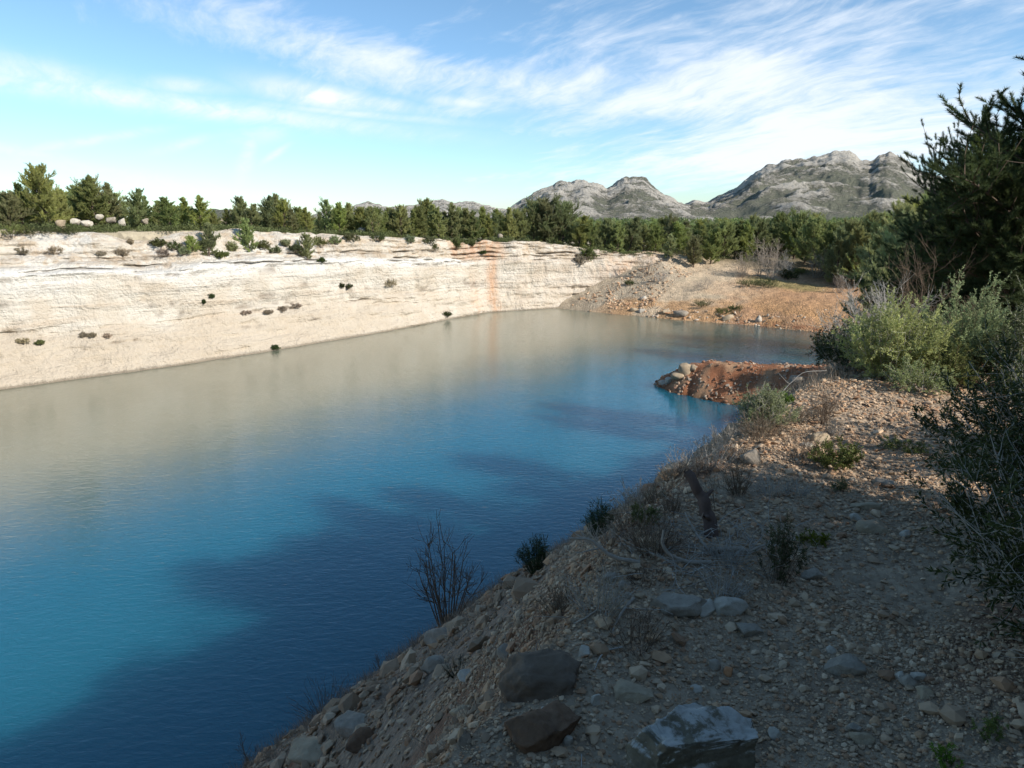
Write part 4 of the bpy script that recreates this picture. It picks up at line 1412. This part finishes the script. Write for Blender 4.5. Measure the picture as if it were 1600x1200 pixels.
for (x, y, hp, l, sd) in [(938, 842, 62, 'dark green broom bush standing out against the water', 81), (838, 896, 60, 'blue green broom bush lower down the bank, left of the other broom', 82)]:
    p, t, n = hit(x, y)
    h = px_size(hp, t)
    plant('broom_bush', l, 'shrub', p, shrub_meshes('broom', sd, h * .55, h, 60, 5, (h * .16, h * .012), 6, BROOMG, BROOMG, h * .008, 0, .12, kind='needle', wig=.07, k=3, leafstart=.3), .2)
# leafless bushes of the lake bank
for (x, y, hp, wp, l, nm, wood, st, sd) in [
        (698, 978, 160, 62, 'leafless sapling with many thin upright stems beside the water', 'bare_sapling', TWIG, 16, 91),
        (508, 1118, 62, 62, 'low purplish brown bare bush at the waterline', 'bare_bush', TWIG, 40, 92),
        (392, 1196, 72, 26, 'two thin bare stems at the bottom where the bank meets the water', 'bare_shrub', TWIG, 4, 93),
        (596, 1044, 34, 22, 'wispy bare twigs at the water between the sapling and the purplish bush', 'bare_shrub', TWIG, 10, 94),
        (1205, 775, 44, 46, 'low grey dry bush on the brink below the dark grey block', 'dead_shrub', GREYTWIG, 40, 95),
        (1245, 772, 30, 26, 'dry grey tuft beside the low grey dry bush', 'dead_shrub', GREYTWIG, 30, 96),
        (1120, 800, 70, 32, 'few tall dry stalks rising from the brink above the broken trunk', 'dry_stalk', TWIG, 6, 97),
        (1050, 800, 32, 26, 'dry grassy tuft on the brink behind the broken trunk', 'dry_tuft', TWIG, 40, 98),
        (960, 848, 30, 30, 'dry brown tuft at the foot of the dark green broom', 'dry_tuft', TWIG, 40, 99),
        (1135, 880, 44, 52, 'heap of dry grey twigs around the foot of the broken trunk', 'dead_shrub', GREYTWIG, 46, 89),
        (1010, 905, 26, 46, 'dry tuft below the crooked pale branch', 'dry_tuft', TWIG, 40, 88),
        (715, 1050, 30, 30, 'dark wiry tuft on the slope right of the grey boulders', 'dry_tuft', BROOMG, 40, 87)]:
    p, t, n = hit(x, y)
    h, w_ = px_size(hp, t), px_size(wp, t)
    plant(nm, l, 'bare bush' if 'bush' in nm or 'sap' in nm else ('stalk' if 'st' in nm and 'tuft' not in nm else 'dry plant'), p - np.array([0, 0, .02]),
          shrub_meshes('bare', sd, w_, h, st, 8 if st < 20 else 4, fol=None, wood=wood, r0=max(.002, h * .0075 if st < 20 else h * .006), bare=1, sub2=3 if st < 20 else 1, up=.12, wig=.1, k=4), sd)
for i in range(30):                               # low dry bushes along the brink
    u0 = 2.3 + i * .145 + rt.uniform(-.15, .15)
    q = at_uw(u0, float(w_crest(u0)) + rt.uniform(-.6, .4), -.01)
    if np.hypot(*(q - hit(1113, 838)[0])[:2]) < .33 or np.hypot(*(q - hit(1090, 850)[0])[:2]) < .25:
        continue
    plant('dead_shrub', 'low grey dry bush of the fringe along the brink around the broken trunk', 'dead shrub', q,
          shrub_meshes('bare', 700 + i, rt.uniform(.1, .26), rt.uniform(.12, .27), 30, 5, fol=DRYG, leaf=(.022, .003), per=5, wood=TWIG if i % 3 else GREYTWIG, r0=.0026, bare=.5, sub2=1, up=.1, wig=.14, k=3, kind='needle'), i, 'dry bushes fringing the brink')
p, t, n = hit(1274, 848)
ms = shrub_meshes('moss', 86, .1, .05, 26, 4, (.012, .004), 20, MOSS, TWIG, .001, 0, .02)
plant('moss_patch', 'yellow green moss cushion on the gravel behind the upright dark shrub', 'moss', p, ms, .4)
for (x, y, l, sd) in [(1545, 1150, 'fresh yellow green sprig on the red earth in the bottom corner', 84), (1484, 1198, 'sunlit green sprig cut by the bottom edge of the photo', 85)]:
    p, t, n = hit(x, y)
    plant('sprig', l, 'plant', p, shrub_meshes('sprig', sd, .055, .075, 12, 4, (.014, .003), 18, BRIGHTG, TWIG, .0012, 0, .12, kind='needle'), .2)


# ---- dead wood
def limb(name, pts, r0, r1, m, label, cat, side=()):
    """a branch through photo-derived world points, with side twigs (index, direction, length)"""
    pts = np.array(pts, float)
    n = len(pts)
    ti = np.linspace(0, n - 1, n * 4)
    sm = np.stack([np.interp(ti, np.arange(n), pts[:, j]) for j in range(3)], -1)
    sm[1:-1] = (sm[:-2] + sm[1:-1] * 2 + sm[2:]) / 4
    rg = np.random.RandomState(n * 7 + int(abs(pts[0, 0]) * 100))
    sm = sm + rg.normal(size=sm.shape) * r0 * .12
    tb = Tubes()
    tb.add(sm, np.linspace(r0, r1, len(sm)) * (1 + .05 * rg.normal(size=len(sm))), 8)
    for (f, d, L) in side:
        q = sm[int(f * (len(sm) - 1))]
        tw = wander(rg, q, d, L, 5, .18, .02)
        tb.add(tw, np.linspace(r0 * .45, r0 * .15, 6), 5)
    me = tb.mesh(name, m)
    org = pts[0].copy()
    v = np.empty(len(me.vertices) * 3, np.float32)
    me.vertices.foreach_get('co', v)
    me.vertices.foreach_set('co', (v.reshape(-1, 3) - org).astype(np.float32).ravel())
    return tag(link(name, me, None, org), label, cat)


def pp(px, py, lift=0.0, ref=None):
    """photo pixel to a point: on the land, or at the depth of another pixel's land point"""
    p, t, n = hit(*(ref or (px, py)))
    d = ray(px, py)
    if ref:
        return d * t + np.array([0, 0, EYE])
    return p + np.array([0, 0, lift])


ft = (1112, 835)
limb('broken_trunk', [pp(1113, 838), pp(1107, 806, ref=ft), pp(1093, 772, ref=ft), pp(1074, 738, ref=ft)], px_size(11, 4.2), px_size(7, 4.2), DEADWOOD,
     'broken grey brown trunk leaning towards the water with a snapped end', 'trunk', [(.99, (-1, .2, .25), .045), (.62, (1, .1, .55), .07), (.3, (-.6, -.6, .3), .16)])
fb = (985, 884)
limb('dead_branch', [pp(1000, 884, .02), pp(960, 872, ref=fb), pp(940, 858, ref=fb), pp(922, 842, ref=fb), pp(890, 841, ref=fb)], .012, .005, PALETWIG,
     'crooked pale branch reaching out over the water from the bank edge', 'branch', [(.55, (-.5, -.5, -.2), .14), (.85, (-.5, .3, .2), .07)])
fb = (1085, 885)
limb('dead_branch', [pp(1110, 885, .02), pp(1075, 878, ref=fb), pp(1046, 868, ref=fb), pp(1034, 850, ref=fb), pp(1037, 828, ref=fb)], .012, .006, PALETWIG,
     'pale branch with an upturned end below the broken trunk', 'branch', [(.3, (.4, .2, .5), .1)])
fb = (1100, 860)
limb('dead_branch', [pp(1105, 864, .02), pp(1085, 830, ref=fb), pp(1070, 800, ref=fb)], .007, .003, GREYTWIG, 'thin grey forked branch standing beside the broken trunk', 'branch', [(.4, (.5, .1, .6), .1)])
fb = (1175, 868)
limb('dead_branch', [pp(1110, 868, .03), pp(1150, 866, .035), pp(1172, 862, ref=fb), pp(1196, 850, ref=fb)], .014, .006, PALETWIG, 'peeling pale log lying across the foot of the dead twigs', 'branch', [(.7, (-.1, .3, .9), .09)])
fb = (905, 965)
limb('dead_branch', [pp(885, 984, .01), pp(912, 972, .015), pp(935, 958, .02)], .006, .003, PALETWIG, 'straight dead stick lying on the slope above the smooth brown boulder', 'branch')
limb('root', [pp(990, 938, .01), pp(975, 955, .01), pp(963, 975, .01), pp(957, 986, .0)], .008, .004, PALETWIG, 'bare root running down the crumbling bank edge', 'root')
limb('root', [pp(972, 1015, .012), pp(945, 1022, .015), pp(935, 1035, .012), pp(929, 1050, .01)], .004, .002, GREYTWIG, 'thin pale root curling over the gravel above the rust brown boulder', 'root')
fb = (1292, 640)
limb('dead_branch', [at_uw(6.9, 2.05), at_uw(6.95, 2.1, .16), at_uw(7.05, 1.95, .24), at_uw(7.15, 1.75, .25)], .006, .003, GREYTWIG, 'arched grey dead branch on the brink before the sunlit shrubs', 'branch', [(.5, (-.5, .3, .3), .15), (.3, (.3, .4, .2), .12)])

# ---- litter of thin dry twigs round the dead wood
rng = np.random.RandomState(31)
tb = Tubes()
for i in range(330):
    q = np.array(pp(1110 + rng.normal() * 70, 862 + rng.normal() * 26)) if i < 230 else np.array(at_uw(rng.uniform(1.5, 9), rng.uniform(.9, 3)))
    th = rng.uniform(0, 6.28)
    tw = wander(rng, q + np.array([0, 0, .01]), (math.cos(th), math.sin(th), rng.uniform(-.05, .55)), rng.uniform(.06, .28), 5, .2, -.03)
    tb.add(tw, np.linspace(.0024, .001, 6) * rng.uniform(.6, 1.3), 3)
tag(link('twig_litter', tb.mesh('twig_litter', GREYTWIG)), 'litter of thin dry twigs around the broken trunk', None, None, 'stuff')

# ---- dry grass on the bank (nobody could count it)
rng = np.random.RandomState(77)
n = 9000
u, w = rng.uniform(-2, 16, n), rng.uniform(1.4, 14, n)
k = (w > w_crest(u) - .25) & (fbm(u * .35, w * .35, 12.0, 3) > -.1)
k &= rng.rand(n) < np.where(w < w_crest(u) + 1.5, 1.0, .5)
u, w = u[k], w[k]
P, N = surf(h_near, u, w)
dist = np.linalg.norm(P - np.array([0, 0, EYE]), axis=1)
nb = 9
PP = np.repeat(P, nb, axis=0) + rng.normal(size=(len(P) * nb, 3)) * np.array([.03, .03, 0])
DD = np.repeat(N, nb, axis=0) * .4 + np.array([0, 0, .8]) + rand_dirs(rng, len(PP)) * .6
LL = np.repeat(.04 + .018 * dist * rng.uniform(.5, 1.2, len(P)), nb) * rng.uniform(.5, 1.2, len(PP))
V, F, T = blades(PP, DD, LL, np.repeat(.0012 + .0005 * dist, nb), rng, np.repeat(rng.rand(len(PP))[:, None], 3, axis=1))
tag(link('dry_grass', mesh_from('dry_grass', V, [F], DRYG, T, smooth=False)), 'thin dry grass among the stones of the lake bank', None, None, 'stuff')

# ---- plants of the far shore and of the cliff
FSH = [(1012, 430, 48, 20, 'small leafless tree with a pale trunk at the end of the rock wall', 'bare_tree', PALETWIG, 16, 401),
       (1186, 432, 66, 16, 'tall leafless tree with whitish stems at the forest edge', 'bare_tree', PALETWIG, 14, 402),
       (1160, 432, 42, 18, 'pale leafless bush left of the whitish stemmed tree', 'bare_bush', PALETWIG, 26, 403),
       (1205, 436, 56, 22, 'spreading leafless bush right of the whitish stemmed tree', 'bare_bush', PALETWIG, 26, 404),
       (1225, 432, 38, 18, 'grey leafless bush before the dark pines at the track', 'bare_bush', GREYTWIG, 24, 405),
       (1275, 434, 44, 22, 'grey violet leafless bush at the start of the track', 'bare_bush', PALETWIG, 26, 406),
       (1311, 458, 34, 13, 'upright leafless bush with straw stems at the right end of the terrace', 'bare_bush', PALETWIG, 30, 407),
       (1100, 452, 20, 22, 'low dry grey bush on the mound of the far shore', 'bare_bush', PALETWIG, 40, 408),
       (1033, 440, 22, 14, 'heap of grey dead brushwood on the slope of the far shore', 'brushwood', GREYTWIG, 30, 409),
       (1420, 452, 40, 30, 'brown leafless bush in the shade behind the sunlit dead branches', 'bare_bush', TWIG, 26, 410)]
for (x, y, hp, wp, l, nm, wood, st, sd) in FSH:
    p, t, n = hit(x, y)
    h, w_ = px_size(hp, t), px_size(wp, t)
    plant(nm, l, 'bare tree' if 'tree' in nm else 'bare bush', p - np.array([0, 0, .05]), shrub_meshes('bare', sd, w_, h, st, 6, fol=None, wood=wood, r0=h * .006, bare=1, sub2=6, up=.1, wig=.12, k=3), sd)
CLF = [(610, 447, 12, 10, 'brown dry bush on the lower cliff ledge, largest of the few there', DRYG), (533, 449, 8, 5, 'small dark tuft on the cliff ledge left of the largest dry bush', DARKG),
       (545, 450, 7, 7, 'second dark tuft on the cliff ledge beside the small one', DARKG), (503, 410, 8, 7, 'small dark bush just right of the round pine bush on the cliff', DARKG), (679, 389, 9, 4, 'upright green bush on the rim of the pale cliff', SHRUBG),
       (713, 388, 18, 7, 'olive bush on the rim at the start of the orange earth', SHRUBG), (738, 384, 9, 4, 'small green bush in the orange earth of the rim', SHRUBG), (755, 397, 8, 5, 'dark tuft at the top of the orange stained corner', DARKG),
       (698, 494, 8, 7, 'dark tuft at the waterline under the vertical cliff', DARKG), (331, 466, 8, 3, 'dark tuft alone in the middle of the pale cliff', DARKG), (318, 474, 6, 3, 'tiny tuft below the lone dark one on the cliff', DARKG),
       (34, 396, 10, 8, 'brown bush on the upper ledge at the left of the cliff', DRYG), (84, 396, 11, 13, 'wide brown bush on the upper ledge under the tan boulder', DRYG), (190, 400, 13, 9, 'brown bush on the upper ledge below the upright white block', DRYG),
       (255, 400, 12, 9, 'rust brown bush on the upper ledge left of the small ledge pine', DRYG), (203, 381, 8, 5, 'tuft on the highest layers of the cliff', DRYG), (158, 399, 6, 6, 'small tuft between the brown bushes of the upper ledge', DRYG),
       (352, 400, 7, 6, 'small brown bush right of the young bright pine', SHRUBG), (36, 536, 8, 8, 'brown tuft at the left on the top of the lower cliff slope', DRYG), (62, 538, 7, 6, 'green tuft on the top of the lower cliff slope', SHRUBG),
       (132, 526, 8, 5, 'dark tuft on the lower cliff slope, first of a short row', DRYG), (145, 526, 6, 5, 'second tuft of the short row on the lower cliff slope', DRYG), (168, 527, 6, 5, 'third tuft of the short row on the lower cliff slope', DRYG),
       (440, 486, 7, 8, 'dry tuft on the slanting ledge of the lower cliff', DRYG), (462, 480, 7, 8, 'dry tuft at the upper end of the slanting ledge', DRYG), (420, 490, 6, 7, 'dry tuft in the middle of the slanting ledge', DRYG), (385, 491, 6, 8, 'dry tuft at the lower end of the slanting ledge', DRYG),
       (430, 545, 6, 6, 'thin tuft at the cliff foot by the water', DARKG),
       (125, 362, 22, 22, 'bright green bush on the rim before the white boulders', BRIGHTG), (20, 368, 18, 24, 'bush at the left end of the rim', SHRUBG), (170, 358, 16, 22, 'grey green bush on the rim below the slanting slab', SHRUBG), (215, 359, 16, 20, 'grey green bush on the rim under the dense conical pine', SHRUBG),
       (100, 366, 12, 18, 'low dark bush on the rim beneath the rounded tan boulder', DARKG), (60, 366, 14, 22, 'low dark bush on the rim beneath the tallest pine', DARKG),
       (917, 405, 22, 14, 'ochre green bush at the top of the rock wall', SHRUBG), (906, 412, 14, 8, 'drooping dry bush on the face of the rock wall', DRYG),
       (985, 445, 8, 9, 'dark green bush on the grey scree', DARKG), (1130, 490, 9, 13, 'sparse green tuft on the far shore slope', SHRUBG), (1098, 478, 9, 14, 'sparse grey green tuft higher on the far shore', SHRUBG), (1148, 484, 7, 11, 'sparse tuft on the red bank right of the green one', SHRUBG),
       (1200, 448, 12, 18, 'green bush at the back of the red terrace', SHRUBG), (1175, 447, 10, 20, 'low green bush below the whitish stemmed tree', SHRUBG), (1232, 436, 16, 14, 'dark green bush beside the track', DARKG), (1250, 428, 10, 10, 'light round bush at the track before the pines', SHRUBG)]
for i, (x, y, hp, wp, l, m) in enumerate(CLF):
    p, t, n = hit(x, y)
    h, w_ = px_size(hp, t), px_size(wp, t)
    plant('bush', l, 'bush', p - np.array([0, 0, h * .12]), shrub_meshes('bush', 500 + i, w_ * 1.3, h, 34, 6, (max(.10, h * .14), max(.035, h * .04)), 12, m, TWIG, h * .012, 0, .08, k=3), i)

for i, (x, y) in enumerate([(232, 372), (248, 384), (272, 390), (288, 396), (318, 388), (345, 402), (362, 392), (410, 388), (428, 395), (446, 384), (462, 392), (500, 384), (522, 380), (548, 376), (590, 376), (640, 378), (668, 380)]):
    p, t, n = hit(x, y)
    h = px_size(rt.uniform(9, 16), t)
    plant('bush', 'small green bush scattered on the upper layers of the cliff', 'bush', p - np.array([0, 0, h * .15]), shrub_meshes('bush', 800 + i, h * rt.uniform(.6, 1.1), h, 34, 6, (.14, .045), 14, PALEG if i % 3 == 0 else SHRUBG, TWIG, h * .012, 0, .08, k=3), i, 'small green bushes on the upper cliff')

# low scrub under and between the pines of rim and forest (ground cover nobody could count)
rng = np.random.RandomState(99)
PB, TB = [], []
for (u0, u1, w0, w1, n) in ((-10, 76, 66.6, 82, 1300), (76, 99, 50, 66, 160), (99, 150, 4, 68, 1100), (12, 80, -14, 8, 500)):
    u, w = rng.uniform(u0, u1, n), rng.uniform(w0, w1, n)
    if u1 == 76:
        k = (fbm(u * .12, w * .12, 5.0, 3) > -.25) & (w > 66.6 + 1.6 * sstep(40, 20, u))
    elif u1 == 150:
        k = u > np.interp(w, [8, 18, 25, 35, 41, 46, 52, 58], [100, 108, 121, 124, 110, 104, 102, 97])
    elif u1 == 80:
        k = w < w_crest(u) - 2
    else:
        k = w > wall_w(u) + 3
    u, w = u[k], w[k]
    z = h_ground(u, w)
    x, y = xy(u, w)
    PB.append(np.stack([x, y, z], -1))
PB = np.concatenate(PB)
nb = 150
sz = rng.uniform(.35, .95, len(PB))
off = rand_dirs(rng, len(PB) * nb) * (rng.rand(len(PB) * nb) ** .4)[:, None]
off[:, 2] = np.abs(off[:, 2]) * .8
cent = np.repeat(PB, nb, axis=0)
PP = cent + off * np.repeat(sz, nb)[:, None]
tt_ = np.repeat(rng.uniform(.1, .8, len(PB)), nb)
V, F, T = leaves(PP, off + rand_dirs(rng, len(PP)) * .8, .22, .07, rng, np.repeat(np.clip(tt_ + rng.normal(size=len(PP)) * .1, 0, 1)[:, None], 3, axis=1))
tag(link('undergrowth', mesh_from('undergrowth', V, [F], SHRUBG, T, smooth=False)), 'low scrub under the pines', None, None, 'stuff')

# far woods at the foot of the mountains: one mass
rng = np.random.RandomState(123)
n = 2600
a = rng.uniform(480, 1500, n)
r = 165 + 330 * rng.rand(n) ** 1.3
az = np.arctan((a - 800) / FPX / CP)
x, y = r * np.sin(az), r * np.cos(az)
z = 6.5 + (r - 165) * .004
hh = rng.uniform(2.5, 6.0, n)
nb = 90
f = rng.rand(n * nb)
rad = np.repeat(hh, nb) * .26 * (1 - f) ** .6 * np.minimum(1, .4 + 3 * f)
th = rng.uniform(0, 6.28, n * nb)
rr = np.sqrt(rng.rand(n * nb)) * rad
PP = np.stack([np.repeat(x, nb) + np.cos(th) * rr, np.repeat(y, nb) + np.sin(th) * rr, np.repeat(z, nb) + f * np.repeat(hh, nb)], -1)
DD = np.stack([np.cos(th), np.sin(th), .9 + 0 * th], -1) + rand_dirs(rng, n * nb) * .6
tq = np.repeat(rng.uniform(.2, .8, n), nb) + rng.normal(size=n * nb) * .1
V, F, T = leaves(PP, DD, .9, .33, rng, np.repeat(np.clip(tq, 0, 1)[:, None], 3, axis=1))
tag(link('woods', mesh_from('woods', V, [F], WOODM, T, smooth=False)), 'far pine woods at the foot of the mountains', None, None, 'stuff')

# ------------------------------------------------------------------ camera, sun, sky
cam = bpy.data.cameras.new('camera')
cam.sensor_width = 36
cam.lens = 36 * FPX / 1600
cam.clip_start = .05
cam.clip_end = 20000
co = bpy.data.objects.new('camera', cam)
COL.objects.link(co)
co.location = (0, 0, EYE)
co.rotation_euler = (math.pi / 2 - PITCH, 0, 0)
sc.camera = co

SUN_AZ, SUN_EL = 121.0, 32.0                    # clockwise from the view direction
sd = Vector((math.sin(R(SUN_AZ)) * math.cos(R(SUN_EL)), math.cos(R(SUN_AZ)) * math.cos(R(SUN_EL)), math.sin(R(SUN_EL))))
sl = bpy.data.lights.new('sun', 'SUN')
sl.energy = 5.0
sl.angle = R(.5)
sl.color = (1, .945, .86)
so = bpy.data.objects.new('sun', sl)
COL.objects.link(so)
so.rotation_euler = (-sd).to_track_quat('-Z', 'Y').to_euler()

wd = bpy.data.worlds.new('World')
sc.world = wd
wd.use_nodes = True
nt = wd.node_tree
nt.nodes.clear()
b = NB(nt)
sky = b.n('ShaderNodeTexSky', sky_type='NISHITA')
sky.sun_disc = False
sky.sun_elevation = R(SUN_EL)
sky.sun_rotation = R(SUN_AZ)
sky.air_density = 1.0
sky.dust_density = .3
sky.ozone_density = 2.2
sky.altitude = 100
dirv = b.n('ShaderNodeTexCoord').outputs['Generated']
sx = b.n('ShaderNodeSeparateXYZ')
b.set(sx.inputs[0], dirv)
zc = b.math('ADD', b.math('MAXIMUM', sx.outputs[2], 0.0), .16)
cx, cy = b.math('DIVIDE', sx.outputs[0], zc), b.math('DIVIDE', sx.outputs[1], zc)
cv = b.n('ShaderNodeCombineXYZ')
b.set(cv.inputs[0], cx)
b.set(cv.inputs[1], cy)
plane = cv.outputs[0]
azn = b.math('ARCTAN2', sx.outputs[0], sx.outputs[1])
eln = b.math('ARCSINE', sx.outputs[2])


def azel(px, py):
    d = ray(px, py)
    d = d / np.linalg.norm(d)
    return math.atan2(d[0], d[1]), math.asin(d[2])


def blob(px, py, ra, re, rot=0.0):
    """soft patch of sky centred on a bearing and elevation; ra, re in radians"""
    a0, e0 = azel(px, py)
    da, de = b.math('SUBTRACT', azn, a0), b.math('SUBTRACT', eln, e0)
    c, s = math.cos(rot), math.sin(rot)
    p_ = b.math('DIVIDE', b.math('ADD', b.math('MULTIPLY', da, c), b.math('MULTIPLY', de, s)), ra)
    q_ = b.math('DIVIDE', b.math('SUBTRACT', b.math('MULTIPLY', de, c), b.math('MULTIPLY', da, s)), re)
    r2 = b.math('ADD', b.math('MULTIPLY', p_, p_), b.math('MULTIPLY', q_, q_))
    return b.math('POWER', 2.718, b.math('MULTIPLY', r2, -1.0))


warp = b.n('ShaderNodeVectorMath', operation='ADD')
nz = b.n('ShaderNodeTexNoise')
b.set(nz.inputs['Vector'], plane)
nz.inputs['Scale'].default_value = 1.1
nz.inputs['Detail'].default_value = 3
wsc = b.n('ShaderNodeVectorMath', operation='SCALE')
b.set(wsc.inputs[0], nz.outputs['Color'])
wsc.inputs['Scale'].default_value = .55
b.set(warp.inputs[0], plane)
b.set(warp.inputs[1], wsc.outputs[0])
wv = warp.outputs[0]
rv = b.scale(wv, (1, 1, 1), (0, 0, R(48)))
fib = b.noise(b.scale(rv, (.5, 2.3, 1)), 1.5, 9, .62, .08)
puf = b.noise(wv, 1.3, 9, .62, .1)
fine = b.noise(b.scale(b.scale(wv, (1, 1, 1), (0, 0, R(62))), (.8, 2.2, 1)), 4.2, 8, .62, .12)
tex = b.math('ADD', b.math('ADD', b.math('MULTIPLY', fib, .6), b.math('MULTIPLY', puf, .6)), b.math('MULTIPLY', fine, .45))
cov = b.math('MULTIPLY', blob(1330, 50, .40, .17, -.05), .46)
for (x, y, ra, re, rot, k) in ((1180, 170, .20, .09, -.1, .22), (1420, 190, .18, .07, .1, .4), (1250, 248, .30, .026, .03, .3), (980, 130, .22, .10, -.35, .25), (900, 285, .30, .024, .04, .3),
                               (330, 40, .45, .06, -.12, .34), (560, 100, .35, .06, -.35, .30), (760, 130, .14, .03, -.1, .26), (420, 350, .3, .03, -.15, .2), (120, 290, .3, .02, -.2, .2), (1500, 300, .12, .06, 0, .1)):
    cov = b.math('ADD', cov, b.math('MULTIPLY', blob(x, y, ra, re, rot), k))
thr = b.math('SUBTRACT', 1.03, b.math('MULTIPLY', cov, .55))
den = b.n('ShaderNodeMapRange', interpolation_type='SMOOTHSTEP', clamp=True)
b.set(den.inputs[0], tex)
b.set(den.inputs[1], thr)
b.set(den.inputs[2], b.math('ADD', thr, .40))
density = b.math('MULTIPLY', den.outputs[0], .92)
# the single thin streaks
st = None
for (x, y, ra, re, rot, k) in ((270, 163, .27, .012, -.075, .62), (500, 150, .075, .014, -.12, .75), (600, 164, .05, .009, -.10, .6), (60, 118, .09, .016, -.12, .45), (290, 135, .05, .009, 0, .4), (800, 128, .09, .013, -.08, .5), (725, 160, .06, .009, -.1, .5),
                               (140, 220, .07, .005, .22, .4), (285, 226, .035, .006, .3, .3), (387, 240, .04, .009, 1.25, .38), (420, 205, .06, .014, .25, .28), (432, 239, .02, .004, .6, .45), (250, 285, .2, .01, -.16, .3), (20, 236, .06, .008, -.15, .3), (560, 178, .14, .006, -.06, .4)):
    s_ = b.math('MULTIPLY', blob(x, y, ra, re, rot), k)
    st = s_ if st is None else b.math('MAXIMUM', st, s_)
st = b.math('MULTIPLY', st, b.math('ADD', .45, b.math('MULTIPLY', b.ramp(fine, .3, .7), .85)))
st = b.math('MULTIPLY', st, 1.25, True)
density = b.math('MAXIMUM', density, st)
density = b.math('MULTIPLY', density, b.ramp(sx.outputs[2], -.02, .05))
SKY_K = .115
hsv = b.n('ShaderNodeHueSaturation')
hsv.inputs['Saturation'].default_value = 1.0
hsv.inputs['Value'].default_value = 1.0
b.set(hsv.inputs['Color'], sky.outputs[0])
low = b.ramp(sx.outputs[2], .62, .0)               # brighter, clearer air low over the land
base_sky = b.mix(1.0, hsv.outputs[0], b.mix(low, (.92, 1.08, 1.04), (.93, 1.13, 1.28)), 'MULTIPLY')
skyc = b.mix(density, base_sky, (7.0, 7.4, 7.9))
bg = b.n('ShaderNodeBackground')
b.set(bg.inputs[0], skyc)
bg.inputs[1].default_value = SKY_K
ow = b.n('ShaderNodeOutputWorld')
nt.links.new(bg.outputs[0], ow.inputs[0])

sc.view_settings.view_transform = 'Standard'
sc.view_settings.look = 'None'
sc.view_settings.exposure = 0.34
sc.view_settings.gamma = 1.0
sc.render.engine = 'CYCLES'
sc.cycles.use_denoising = True
sc.cycles.max_bounces = 6
sc.cycles.diffuse_bounces = 3
sc.cycles.glossy_bounces = 3
sc.cycles.transmission_bounces = 2
sc.cycles.transparent_max_bounces = 4
